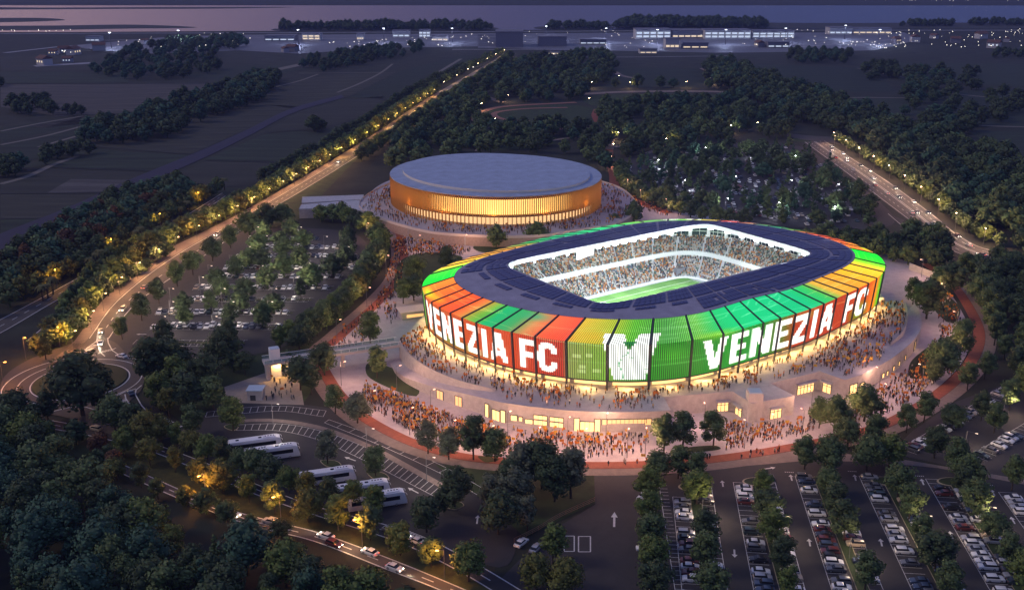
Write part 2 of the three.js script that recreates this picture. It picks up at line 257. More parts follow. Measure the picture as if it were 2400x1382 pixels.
// ---- solar arrays on the roof, one block per field, rows of panels with gaps
{
  const cell = (fa, fb, ta, tb, rows, cols, cut) => {
    const g = []; const P = (f, t, up) => polar(rOpen(f) + (rEave(f) - rOpen(f)) * t, f, RIM + (EAVE - RIM) * t + up);
    for (let i = 0; i < cols; i++) for (let j = 0; j < rows; j++) {
      if (cut && cut(i / cols, j / rows)) continue;
      const a = fa + (fb - fa) * (i + 0.05) / cols, b = fa + (fb - fa) * (i + 0.95) / cols, s = ta + (tb - ta) * (j + 0.05) / rows, e = ta + (tb - ta) * (j + 0.95) / rows;
      const q = [P(a, s, 0.34), P(b, s, 0.34), P(b, e, 0.34), P(a, e, 0.34)], w = [P(a, s, 0.1), P(b, s, 0.1), P(b, e, 0.1), P(a, e, 0.1)], pos = [...q, ...w].flatMap((p) => [p.x, p.y, p.z]);
      g.push(geo(pos, [0, 1, 2, 0, 2, 3, 0, 4, 5, 0, 5, 1, 1, 5, 6, 1, 6, 2, 2, 6, 7, 2, 7, 3, 3, 7, 4, 3, 4, 0]));
    }
    if (g.length) part(stadium, 'solar_array', mergeGeometries(g), mats.solar);
  };
  const cuts = []; for (let d = -168; d < 192; d += 12) cuts.push(d);
  const r = rng(5);
  for (const d of cuts) {
    const fa = (d + 0.5) * D2R, fb = (d + 11.5) * D2R, w = ((d % 360) + 540) % 360 - 180, west = w > -176 && w < -84, nearW = w > -130 && w < -96;
    cell(fa, fb, 0.05, 0.44, 3, 6, null);
    if (!west) cell(fa, fb, 0.5, w > -60 && w < 30 ? 0.94 : 0.9, 3, 6, (i, j) => r() < 0.02);
    else cell(fa + 1.2 * D2R, fb - 3.5 * D2R, 0.5, 0.6, 1, 4);
  }
}
// ---- stands
const bowl = (t) => superR(57 + 18 * t, 41.5 + 14.5 * t, 9 - 5.2 * t);
function tier(t0, t1, h0, h1, rows, name) {
  const N = 180, pos = [], idx = [], L = rows * 2 + 1;
  for (let i = 0; i <= N; i++) { const f = i / N * Math.PI * 2; for (let j = 0; j < L; j++) { const t = t0 + (t1 - t0) * Math.floor((j + 1) / 2) / rows, h = h0 + (h1 - h0) * Math.floor(j / 2 + (j % 2 ? 0 : 0)) / rows; const p = polar(bowl(t)(f), f, h); pos.push(p.x, p.y, p.z); } }
  for (let i = 0; i < N; i++) for (let j = 0; j < L - 1; j++) { const a = i * L + j; idx.push(a, a + 1, a + L, a + 1, a + L + 1, a + L); }
  const g = geo(pos, idx).toNonIndexed(); g.computeVertexNormals(); part(stadium, name, g, mats.seat);
}
tier(0, 0.46, 1.2, 8.6, 12, 'lower_stand'); tier(0.53, 1, 10.8, 17.4, 12, 'upper_stand');
{
  const ring = (t, n = 120) => Array.from({ length: n + 1 }, (_, i) => polar(bowl(t)(i / n * Math.PI * 2), i / n * Math.PI * 2, 0));
  part(stadium, 'pitch_wall', wall(ring(0), 1.25, 0), mats.white);
  const a = ring(0.46).map((p) => p.setY(8.62)), b = ring(0.53).map((p) => p.setY(8.62));
  part(stadium, 'concourse', join([between(a, b), wall(ring(0.53), 11.1, 8.6)]), mats.white);
  part(stadium, 'rear_parapet', wall(ring(1), 18.1, 17), mats.white);
  part(stadium, 'rear_glazing', wall(ring(1.05), 24.0, 9), mats.glassDark);
  for (let i = 0; i < 60; i++) { const f = i / 60 * Math.PI * 2, p = polar(bowl(1.03)(f), f, 20.6); part(stadium, 'rear_column', box(1.5, 6.8, 1.5).rotateY(f).translate(p.x, p.y, p.z), mats.white); }
  for (const h of [19.6, 21.4, 23.2]) { const c = new THREE.CatmullRomCurve3(ring(1.035, 90).slice(0, 90).map((p) => p.setY(h)), true); part(stadium, 'mullion_rail', new THREE.TubeGeometry(c, 180, 0.14, 5, true), mats.white); }
  for (let i = 0; i < 240; i++) { const f = i / 240 * Math.PI * 2, p = polar(bowl(1.04)(f), f, 20.6); part(stadium, 'mullion', box(0.16, 6.8, 0.16).rotateY(f).translate(p.x, p.y, p.z), mats.white); }
  const box1 = polar(bowl(0.46)(-0.615 + Math.PI), -0.615 + Math.PI, 0);
}
// ---- floodlights along the inner edge of the roof
for (let i = 0; i < 44; i++) {
  const f = (i + 0.5) / 44 * Math.PI * 2, r = rOpen(f) + 0.5, p = polar(r, f, RIM - 2.05), n = polar(rOpen(f) * 0.2, f, 0), d = n.sub(p).setY(0).normalize();
  const lamp = part(stadium, 'floodlight', box(2.2, 0.5, 0.5), mats.flood); lamp.position.copy(p); lamp.lookAt(p.clone().add(d).add(SC)); 
  if (i % 2 === 0) { const a = new THREE.RectAreaLight(0xeaf2ff, 760, 3.2, 1.2); a.position.copy(p).addScaledVector(d, 0.5); a.lookAt(polar(rOpen(f) * 0.35, f + Math.PI, 4).add(SC)); a.position.y -= 0.3; stadium.add(a); a.updateMatrixWorld(); const w = SC.clone().add(a.position); a.lookAt(w.clone().addScaledVector(d, 42).setY(3)); }
}
// ---- big screen over the western stand and the players' tunnel
{
  const sc = part(stadium, 'video_screen', box(12, 6.4, 0.6), glow([0.96, 0.97, 1], 1.1)); const p = G(1372, 588, 20).sub(SC); sc.position.set(p.x, 20.5, p.z); sc.rotation.y = TH + 0.25;
  const t = part(stadium, 'players_tunnel', box(7, 4.6, 5), M([0.2, 0.2, 0.23])); const q = G(1590, 637, 2.3).sub(SC); t.position.set(q.x, 2.3, q.z); t.rotation.y = TH;
}
shade(stadium); top(stadium, 'stadium', 'large oval football stadium with glowing green and orange striped facade', 'stadium');
// ---- pitch
{
  const g = grp(); g.position.copy(SC).setY(0.3); g.rotation.y = TH;
  for (let i = 0; i < 14; i++) part(g, 'mown_stripe', box(7.64, 0.1, 80, -49.66 + i * 7.64, 0.1, 0), i % 2 ? M([0.10, 0.24, 0.045]) : M([0.13, 0.29, 0.06]));
  const mk = [box(105, 0.02, 0.2, 0, 0.17, -34), box(105, 0.02, 0.2, 0, 0.17, 34), box(0.2, 0.02, 68, 0, 0.17, 0), new THREE.RingGeometry(9.05, 9.25, 48).rotateX(-Math.PI / 2).translate(0, 0.18, 0)];
  for (const s of [-1, 1]) mk.push(box(0.2, 0.02, 68, s * 52.5, 0.17, 0), box(0.2, 0.02, 40, s * 36, 0.172, 0), box(16.5, 0.02, 0.2, s * 44.2, 0.174, 20), box(16.5, 0.02, 0.2, s * 44.2, 0.174, -20));
  part(g, 'pitch_marking', join(mk), mats.white);
  part(g, 'pitch_surround', box(124, 0.1, 92, 0, 0.02, 0), M([0.45, 0.46, 0.48]));
  struct(g, 'football_pitch');
}
// ================= podium round the stadium =================
{
  const g = grp();
  const leftIn = onGround([[935, 801], [945, 820], [958, 835], [1004, 868], [1062, 893], [1108, 907], [1157, 918]], DECK);
  const front = onGround([[1178, 944], [1236, 952], [1300, 959], [1342, 963], [1439, 966], [1535, 964], [1573, 962]], DECK);
  const notch = onGround([[1556, 930], [1640, 923], [1718, 917], [1762, 946]], DECK);
  const mid = onGround([[1786, 941], [1863, 927]], DECK), notch2 = onGround([[1806, 898], [1923, 870], [1981, 890]], DECK);
  const right = onGround([[2020, 878], [2066, 854], [2094, 838]], DECK);
  const rightIn = onGround([[2087, 810], [2112, 787], [2124, 764], [2127, 735], [2122, 712], [2106, 706], [2065, 706]], DECK);
  const rear = []; for (let d = 2; d <= 184; d += 7) rear.push(polar(rCrease(d * D2R) + 2.5, d * D2R, DECK).add(SC));
  const rim = [...smooth(leftIn, 24), ...smooth(front, 24), ...notch, ...mid, ...notch2, ...smooth(right, 8), ...smooth(rightIn, 24), ...rear];
  const hole = Array.from({ length: 120 }, (_, i) => polar(bowl(1.06)(i / 60 * Math.PI), i / 60 * Math.PI, 0).add(SC));
  part(g, 'deck', sheet(rim, DECK, 0, hole), mats.deck);
  const loop = [...rim, rim[0]];
  part(g, 'podium_wall', wall(loop, DECK - 0.01, 0), mats.concrete);
  // ramps down on either side, with their outer walls
  const ramp = (inner, outer, hs) => {
    const I = smooth(inner, 24), O = smooth(outer.map(([x, y], i) => G(x, y, hs[i])), 24); const I2 = I.map((p, i) => V(p.x, O[i].y, p.z));
    part(g, 'ramp', between(I2, O), mats.deck); part(g, 'ramp_wall', wall(O, (i) => O[i].y + 0.05, 0), mats.concrete);
    const A = I, th = []; part(g, 'parapet', join([wall(A, DECK + 1.05, DECK - 0.02), wall(A.map((p) => V(p.x + 0.25, 0, p.z - 0.25)), DECK + 1.05, DECK - 0.02), between(A.map((p) => V(p.x, DECK + 1.05, p.z)), A.map((p) => V(p.x + 0.25, DECK + 1.05, p.z - 0.25)))]), mats.concrete);
  };
  ramp([...leftIn].reverse(), [[1178, 944], [1108, 927], [1039, 912], [992, 899], [955, 886], [930, 872], [915, 850]], [6.8, 5.6, 4.4, 3.4, 2.5, 1.6, 0.8]);
  ramp(rightIn.slice(0, 5), [[2094, 838], [2141, 799], [2160, 767], [2158, 738], [2146, 708]], [6.8, 5.6, 4.2, 2.8, 1.4]);
  // front parapet kerb
  const kerb = smooth(front, 24); part(g, 'deck_kerb', join([wall(kerb, DECK + 0.25, DECK - 0.3), wall(kerb.map((p) => V(p.x, 0, p.z + 0.35)), DECK + 0.25, DECK - 0.3), between(kerb.map((p) => V(p.x, DECK + 0.25, p.z)), kerb.map((p) => V(p.x, DECK + 0.25, p.z + 0.35)))]), mats.concrete);
  // lift tower and the flat porch beside it
  const tw = G(1767, 986, 0); part(g, 'lift_tower', box(4.6, 9.6, 4.6, tw.x, 4.8, tw.z - 1.5), mats.concrete); part(g, 'lift_tower_cap', box(4.0, 0.25, 4.0, tw.x, 9.73, tw.z - 1.5), M([0.5, 0.56, 0.6]));
  // doors and windows along the walls: [photo x, sill, head, width]
  const onWall = (path, px, h) => { let best = null; for (const p of path) { const d = Math.abs(onPhoto(V(p.x, h, p.z))[0] - px); if (!best || d < best[0]) best = [d, p]; } const i = path.indexOf(best[1]), a = path[Math.max(0, i - 2)], b = path[Math.min(path.length - 1, i + 2)]; return [best[1], Math.atan2(-(b.z - a.z), b.x - a.x)]; };
  const long = smooth([...onGround([[955, 886]], 2.5), ...onGround([[992, 899]], 3.4), ...onGround([[1039, 912]], 4.4), ...onGround([[1108, 927]], 5.6), ...front].map((p) => p.clone()), 400), east = smooth([...onGround([[1981, 890]], DECK), ...right, ...onGround([[2141, 799]], 5.6), ...onGround([[2160, 767]], 4.2)], 200);
  const opening = (path, px, sill, head, w, m, n) => {
    const [p, a] = onWall(path, px, (sill + head) / 2); const d = grp(); d.name = n; g.add(d); d.position.set(p.x, 0, p.z); d.rotation.y = a;
    part(d, 'lit_window_pane', box(w, head - sill, 0.06, 0, (sill + head) / 2, 0.06), m);
    part(d, 'frame', join([box(w + 0.3, 0.18, 0.3, 0, head + 0.09, 0.1), box(0.16, head - sill, 0.3, -w / 2 - 0.08, (sill + head) / 2, 0.1), box(0.16, head - sill, 0.3, w / 2 + 0.08, (sill + head) / 2, 0.1)]), mats.darkSteel);
    if (w > 2.6) for (let k = 1; k < Math.round(w / 1.4); k++) part(d, 'mullion', box(0.1, head - sill, 0.12, -w / 2 + k * w / Math.round(w / 1.4), (sill + head) / 2, 0.12), mats.darkSteel);
  };
  for (const [px, s, h, w, m] of [[1031, 0.4, 3.4, 3, 1], [1075, 0.3, 3.6, 2.8, 1], [1141, 0.1, 4.6, 1.5, 0], [1163, 0.1, 3.6, 3.0, 0], [1180, 0.1, 4.2, 1.6, 0], [1204, 1.4, 3.2, 2.0, 0], [1220, 1.5, 2.9, 1.1, 0], [1240, 1.0, 2.4, 2.4, 0], [1266, 1.0, 2.5, 4.2, 0], [1266, 2.9, 4.2, 4.2, 0], [1304, 0.9, 2.4, 4.2, 0], [1304, 2.8, 4.1, 4.2, 0], [1352, 0.1, 4.4, 1.5, 0], [1377, 0.1, 3.4, 4.2, 0], [1401, 0.1, 4.4, 1.6, 0], [1418, 2.6, 4.4, 1.6, 1], [1470, 3.0, 4.4, 12, 1], [1520, 2.4, 4.4, 2.0, 1]]) opening(long, px, s, h, w, m ? mats.warmSoft : mats.warm, s < 0.5 ? 'doorway' : 'window');
  for (const [px, s, h, w] of [[2000, 0.1, 4.2, 3.4], [2020, 0.1, 3.6, 2.6], [2070, 1.2, 2.8, 1.6], [2080, 1.2, 2.8, 1.4], [2095, 1.4, 3.0, 1.6], [2108, 1.4, 3.0, 1.6], [2122, 1.4, 3.0, 1.4], [2145, 0.3, 3.8, 4.5]]) opening(east, px, s, h, w, mats.warm, s < 0.5 ? 'doorway' : 'window');
  // the two recessed entrances: lit back walls
  const back = (a, b, s, h, w) => { const p = a.clone().lerp(b, w), t = Math.atan2(-(b.z - a.z), b.x - a.x), W = a.distanceTo(b) * 0.34, d = grp(); d.name = 'entrance'; g.add(d); d.position.set(p.x, 0, p.z); d.rotation.y = t; part(d, 'lit_window_pane', box(W, h - s, 0.1, 0, (s + h) / 2, 0.15), mats.warm); part(d, 'lintel', box(W + 1, 0.5, 1.6, 0, h + 0.3, 0.7), mats.concrete); for (let k = 0; k <= Math.round(W / 1.5); k++) part(d, 'door_post', box(0.16, h - s, 0.22, -W / 2 + k * W / Math.round(W / 1.5), (s + h) / 2, 0.25), mats.darkSteel); part(d, 'transom', box(W, 0.14, 0.2, 0, s + (h - s) * 0.66, 0.24), mats.darkSteel); };
  back(notch[1], notch[2], 0.1, 3.6, 0.72); back(notch[2], notch[3], 0.1, 3.4, 0.4); back(mid[0], mid[1], 0.1, 3.8, 0.45); back(notch2[0], notch2[1], 0.1, 3.8, 0.72); back(notch2[1], notch2[2], 0.1, 3.8, 0.35);
  top(shade(g), 'podium', 'pale concrete podium with curved lit wall and ramps under the stadium', 'podium');
}
// ================= ground, water, fields, roads =================
const gm = {
  ground: M([0.040, 0.046, 0.026], { map: tex.soil, rep: 90, roughness: 0.95 }),
  grass: M([0.050, 0.085, 0.022], { map: tex.soil, rep: 26, roughness: 0.95 }),
  verge: M([0.085, 0.095, 0.022], { map: tex.soil, rep: 14, roughness: 0.95 }),
  fields: [[0.070, 0.072, 0.046], [0.040, 0.062, 0.032], [0.125, 0.115, 0.100], [0.028, 0.048, 0.026], [0.150, 0.140, 0.130], [0.056, 0.060, 0.040]].map((c, i) => M(c, { map: tex.soil, rep: [210 + i * 40, 34 + i * 5], roughness: 0.95 })),
  track: M([0.20, 0.18, 0.15], { map: tex.patch, rep: 20 }),
  asphalt: M([0.044, 0.040, 0.041], { map: tex.patch, rep: 21, roughness: 0.85 }),
  road: M([0.085, 0.074, 0.066], { map: tex.patch, rep: 17, roughness: 0.8 }),
  footway: M([0.26, 0.20, 0.17], { map: tex.grain, rep: 8 }),
  redTrack: M([0.30, 0.085, 0.045], { map: tex.grain, rep: 7 }),
  paint: M([0.72, 0.72, 0.70], { map: tex.grain, rep: 3, roughness: 0.7 }),
  kerb: M([0.42, 0.36, 0.24], { map: tex.grain, rep: 4 }),
  water: M([0.012, 0.018, 0.03], { roughness: 0.16 }),
  canal: M([0.018, 0.013, 0.036], { roughness: 0.7 }),
  apron: M([0.16, 0.16, 0.19], { map: tex.patch, rep: 160, roughness: 0.6 }),
};
const lay = (name, pts, y, m, rise) => struct(Object.assign(new THREE.Mesh(sheet(pts, y, rise), m), { receiveShadow: true, castShadow: true }), name);
struct(Object.assign(new THREE.Mesh(geo([-9000, 0, 900, 9000, 0, 900, -9000, 0, -14000, 9000, 0, -14000], [0, 1, 2, 1, 3, 2], [-9000, -900, 9000, -900, -9000, 14000, 9000, 14000]), gm.ground), { receiveShadow: true }), 'ground');

// lagoon with its near shore, the far shore and low islands
const farPt = (x, y) => G(x, y, 0);
{
  const near = onGround([[-300, 76], [200, 75], [500, 73], [900, 72], [1300, 70], [1500, 69], [1800, 67], [2150, 66], [2450, 68], [2800, 68]]);
  lay('lagoon_water', [V(-8000, 0, near[0].z - 250), V(-3000, 0, near[0].z - 40), ...near, V(8000, 0, near[9].z), V(8000, 0, -3250), V(-8000, 0, -3250)], 0.25, gm.water);
  lay('far_shore', onGround([[-4000, 8], [-300, 6], [300, 9], [640, 10], [900, 9], [1300, 12], [1700, 9], [2100, 12], [2450, 13], [2800, 13], [6000, 13], [6000, -60], [-4000, -60]]), 0.6, gm.ground);
  const bank = (pts) => lay('mud_bank', smooth(onGround(pts), 40, true), 0.45, M([0.035, 0.036, 0.026]));
  bank([[-60, 62], [140, 60], [300, 58], [430, 62], [460, 65], [300, 67], [120, 70], [-60, 70]]);
  bank([[-60, 44], [80, 42], [150, 47], [60, 51], [-60, 52]]); bank([[-60, 17], [100, 18], [360, 17], [690, 17], [520, 20], [250, 21], [60, 22], [-60, 22]]);
  bank([[1430, 58], [1600, 52], [1900, 54], [2450, 55], [2450, 66], [1900, 66], [1480, 68]]);
  bank([[1260, 63], [1420, 61], [1430, 68], [1270, 69]]); bank([[640, 68], [800, 64], [1150, 64], [1155, 71], [650, 72]]);
}
// airfield: concrete aprons, taxiways and runway strips
{
  const a = (n, p, m = gm.apron, y = 0.15) => lay(n, onGround(p), y, m);
  a('airfield_apron', [[150, 108], [420, 84], [900, 80], [1180, 78], [1180, 108], [900, 112], [700, 126], [560, 118], [330, 126]]);
  a('airfield_apron', [[1120, 80], [1500, 76], [2120, 76], [2160, 92], [2050, 118], [1700, 124], [1400, 118], [1120, 112]]);
  const strip = (p, w, y = 0.3) => struct(Object.assign(new THREE.Mesh(ribbon(onGround(p), w, y), M([0.34, 0.34, 0.38], { map: tex.grain, rep: 60 }))), 'taxiway');
  strip([[0, 79], [600, 77], [1200, 74], [1800, 71], [2400, 71]], 14); strip([[560, 82], [900, 82], [1300, 78]], 9); strip([[650, 92], [1050, 88], [1250, 85]], 12); strip([[1060, 116], [1250, 116], [1340, 117]], 9); strip([[1290, 134], [1480, 134], [1720, 131]], 6); strip([[1420, 107], [1600, 109], [1900, 104]], 14); strip([[1500, 95], [1560, 112], [1620, 118]], 7); strip([[1850, 112], [2000, 100], [2110, 92]], 9);
  strip([[10, 124], [150, 108], [260, 104]], 12); strip([[80, 155], [190, 149], [220, 147]], 22); strip([[200, 95], [420, 92], [620, 88]], 10);
}
// field patchwork on both sides
{
  const F = (pts, k, y = 0.12) => lay('field', onGround(pts), y, gm.fields[k]);
  F([[0, 198], [500, 196], [495, 235], [340, 262], [130, 272], [0, 250]], 2); F([[0, 168], [300, 170], [300, 194], [0, 195]], 1); F([[0, 300], [190, 272], [190, 290], [20, 330], [0, 334]], 3); F([[70, 296], [190, 274], [200, 290], [100, 300]], 4);
  F([[0, 340], [195, 300], [190, 330], [40, 390], [0, 398]], 3); F([[330, 275], [560, 240], [700, 250], [450, 360], [280, 352], [195, 340]], 0); F([[600, 205], [780, 175], [930, 168], [820, 225], [690, 255], [570, 238]], 0); F([[940, 166], [1080, 130], [1150, 128], [1100, 165], [960, 235], [820, 228]], 3);
  F([[700, 262], [820, 232], [900, 225], [880, 262], [760, 300], [620, 310]], 5); F([[620, 314], [750, 304], [860, 275], [800, 330], [700, 380], [480, 374]], 1); F([[195, 343], [280, 355], [445, 364], [360, 400], [110, 390], [40, 395]], 1); F([[0, 420], [110, 395], [360, 404], [300, 432], [165, 452], [0, 455]], 5);
  F([[165, 420], [300, 422], [240, 450], [110, 452]], 4, 0.18); F([[0, 456], [230, 454], [130, 510], [0, 512]], 0, 0.16); F([[0, 515], [120, 512], [0, 556]], 1); F([[480, 378], [690, 384], [600, 430], [470, 440], [360, 435]], 5); F([[360, 440], [560, 440], [440, 500], [270, 500]], 1); F([[400, 175], [600, 150], [720, 160], [560, 195]], 3);
  F([[1760, 150], [2050, 160], [2100, 215], [1860, 215], [1700, 190]], 3); F([[1830, 230], [2150, 228], [2140, 270], [1960, 280]], 1); F([[2130, 215], [2420, 210], [2440, 300], [2250, 295], [2140, 265]], 3); F([[2270, 310], [2420, 305], [2440, 380], [2380, 370]], 1); F([[2010, 145], [2420, 150], [2420, 205], [2120, 190]], 1); F([[0, 132], [210, 128], [230, 165], [0, 166]], 5);
  F([[1290, 138], [1420, 136], [1420, 152], [1280, 160]], 0); F([[1440, 160], [1640, 160], [1660, 205], [1420, 205]], 3);
  const T = (p, w) => struct(new THREE.Mesh(ribbon(smooth(onGround(p), 30), w, 0.26), gm.track), 'farm_track');
  T([[0, 308], [90, 290], [195, 272]], 4); T([[0, 340], [100, 320], [200, 294]], 4); T([[0, 432], [60, 415], [120, 388], [180, 366]], 5); T([[90, 345], [190, 316]], 4); T([[640, 205], [700, 190], [745, 174]], 3.5); T([[790, 217], [840, 197], [890, 172], [920, 150]], 3.5); T([[700, 172], [800, 171], [890, 170]], 3.5); T([[935, 225], [1010, 180], [1080, 138]], 5); T([[640, 165], [710, 150]], 16); T([[1970, 229], [2060, 229], [2145, 230]], 5); T([[2150, 200], [2240, 220], [2420, 236]], 5); T([[2010, 160], [2060, 170], [2120, 182]], 3); T([[2230, 292], [2330, 296], [2420, 298]], 5);
  const D = (p) => struct(new THREE.Mesh(ribbon(onGround(p), 2.6, 0.22), M([0.012, 0.014, 0.012])), 'ditch');
  D([[0, 454], [240, 452]]); D([[0, 513], [130, 511]]); D([[300, 275], [480, 277]]); D([[110, 392], [370, 402]]); D([[195, 342], [450, 362]]); D([[620, 312], [760, 302], [870, 268]]); D([[560, 238], [820, 228]]); D([[480, 376], [700, 382]]); D([[360, 438], [600, 436]]); D([[0, 196], [500, 195]]);
  const cL = smooth(onGround([[-60, 574], [0, 548], [155, 488], [307, 420], [470, 353], [579, 304], [687, 253], [800, 222]]), 40), cR = smooth(onGround([[-60, 612], [0, 586], [160, 518], [315, 442], [476, 371], [584, 318], [692, 263], [806, 229]]), 40);
  struct(Object.assign(new THREE.Mesh(between(cL, cR, 0.3), gm.canal)), 'canal');
}
// ---- roads: two edges, painted lines, dashes
const lampSpots = [];
function road(name, L, R, o = {}) {
  const n = o.n ?? 60, l = smooth(onGround(L), n), r = smooth(onGround(R), n), y = o.y ?? 0.14, m = new THREE.Mesh(between(l, r, y), o.mat ?? gm.road); m.receiveShadow = true;
  struct(m, name);
  const at = (t) => l.map((p, i) => p.clone().lerp(r[i], t));
  for (const t of o.lines ?? [0.05, 0.95]) part(m, 'edge_line', ribbon(at(t), o.lw ?? 0.35, y + 0.02), gm.paint);
  for (const t of o.dashes ?? []) part(m, 'lane_dashes', ribbon(at(t), 0.3, y + 0.02, [3.5, 5]), gm.paint);
  if (o.walk) { const k = l.map((p, i) => p.clone().lerp(r[i], -o.walk)); struct(new THREE.Mesh(between(k, l, y + 0.05), gm.footway), 'footway'); }
  return { l, r, at, mid: at(0.5) };
}
const avenue = road('avenue', [[150, 848], [205, 795], [235, 750], [264, 713], [344, 644], [423, 590], [510, 541], [597, 492], [700, 432], [800, 372], [900, 308], [1000, 240], [1090, 186], [1165, 142], [1200, 124]], [[222, 838], [255, 795], [282, 755], [315, 716], [362, 680], [452, 619], [543, 557], [612, 506], [720, 440], [820, 378], [918, 313], [1018, 245], [1104, 190], [1176, 144], [1208, 125]], { n: 110, dashes: [0.5], walk: 0.55 });
const highway = road('highway', [[-40, 768], [0, 748], [110, 690], [200, 640], [265, 600], [345, 556], [430, 508], [520, 452]], [[-40, 800], [0, 782], [110, 718], [205, 664], [280, 617], [352, 574], [440, 520], [528, 460]], { dashes: [0.5] });
const highwayB = road('highway', [[60, 800], [99, 768], [140, 738], [190, 704], [250, 664], [330, 612], [400, 570]], [[80, 812], [112, 780], [155, 748], [204, 714], [262, 674], [342, 620], [410, 577]], {});
const frontRoad = road('front_road', [[120, 985], [220, 1004], [334, 1032], [470, 1080], [617, 1141], [732, 1184], [914, 1232], [994, 1258], [1123, 1324], [1250, 1400]], [[120, 1006], [220, 1025], [334, 1053], [442, 1094], [590, 1157], [732, 1207], [903, 1262], [970, 1288], [1095, 1352], [1190, 1410]], { n: 90, dashes: [0.5], mat: gm.asphalt });
const mainRoad = road('main_road', [[230, 1062], [300, 1094], [368, 1124], [525, 1190], [640, 1222], [739, 1246], [921, 1312], [1095, 1384], [1200, 1430]], [[215, 1082], [270, 1105], [340, 1136], [453, 1184], [590, 1234], [729, 1268], [903, 1335], [1029, 1384], [1120, 1430]], { n: 90, dashes: [0.5] });
const rightRoad = road('right_highway', [[1935, 330], [2000, 372], [2090, 430], [2200, 512], [2250, 552], [2310, 582], [2420, 602]], [[1885, 333], [1960, 388], [2040, 448], [2130, 516], [2215, 580], [2280, 606], [2430, 634]], { n: 90, lines: [0.05, 0.47, 0.53, 0.95], dashes: [0.25, 0.75] });
road('slip_road', [[2130, 520], [2180, 556], [2206, 590], [2200, 604]], [[2080, 500], [2130, 545], [2165, 590], [2160, 612]], { y: 0.11, mat: gm.asphalt });
const exitRoad = road('exit_road', [[1845, 312], [1900, 318], [1960, 322], [2005, 334]], [[1845, 320], [1900, 330], [1955, 336], [2000, 352]], { n: 20, lines: [] });
// park paths and small roads beyond the arena
const parkPath = (p, w, m = gm.footway, nm = 'park_path') => struct(new THREE.Mesh(ribbon(smooth(onGround(p), 50), w, 0.2), m), nm);
{
  parkPath([[1350, 240], [1180, 250], [1130, 262], [1113, 276], [1130, 290], [1190, 300], [1290, 303], [1400, 296]], 8, M([0.34, 0.16, 0.11], { map: tex.grain, rep: 9 }));
  parkPath([[1330, 252], [1230, 255], [1165, 263], [1160, 272], [1190, 281], [1240, 284]], 6, M([0.34, 0.16, 0.11], { map: tex.grain, rep: 9 }));
  parkPath([[1340, 222], [1450, 216], [1560, 214], [1700, 216], [1735, 222]], 14); parkPath([[1645, 160], [1690, 182], [1730, 200], [1755, 222]], 7); parkPath([[1180, 240], [1090, 216], [1040, 222], [980, 250]], 8); parkPath([[1100, 258], [1060, 246], [1000, 270]], 6);
  parkPath([[1428, 350], [1430, 380], [1438, 410], [1445, 440], [1500, 475], [1570, 500]], 6, gm.redTrack, 'red_track'); parkPath([[1436, 300], [1430, 330], [1428, 350]], 7); parkPath([[1400, 342], [1440, 344], [1470, 344]], 7); parkPath([[1290, 330], [1350, 322], [1450, 325]], 5); parkPath([[1400, 256], [1395, 270], [1402, 286]], 7, gm.redTrack, 'red_track'); parkPath([[1690, 268], [1730, 278], [1760, 286]], 6, gm.redTrack, 'red_track'); parkPath([[1690, 285], [1720, 290]], 5);
  parkPath([[1135, 300], [1138, 315], [1130, 335], [1120, 355]], 5); parkPath([[1515, 360], [1540, 352], [1580, 345]], 5); parkPath([[1440, 168], [1460, 178], [1500, 185]], 8); parkPath([[1180, 130], [1150, 150], [1120, 170]], 8); parkPath([[800, 372], [850, 352], [900, 340]], 6);
  const G1 = (p) => lay('meadow', smooth(onGround(p), 30, true), 0.1, gm.grass);
  G1([[1120, 262], [1180, 253], [1330, 245], [1400, 258], [1390, 294], [1250, 300], [1130, 288]]); G1([[1380, 225], [1700, 222], [1720, 250], [1560, 262], [1400, 250]]); G1([[1130, 310], [1280, 312], [1290, 340], [1140, 352]]); G1([[1660, 268], [1800, 275], [1790, 296], [1680, 292]]); G1([[1850, 322], [1920, 322], [1935, 330], [1860, 332]]); G1([[1000, 290], [1090, 296], [1085, 340], [1000, 320]]);
}
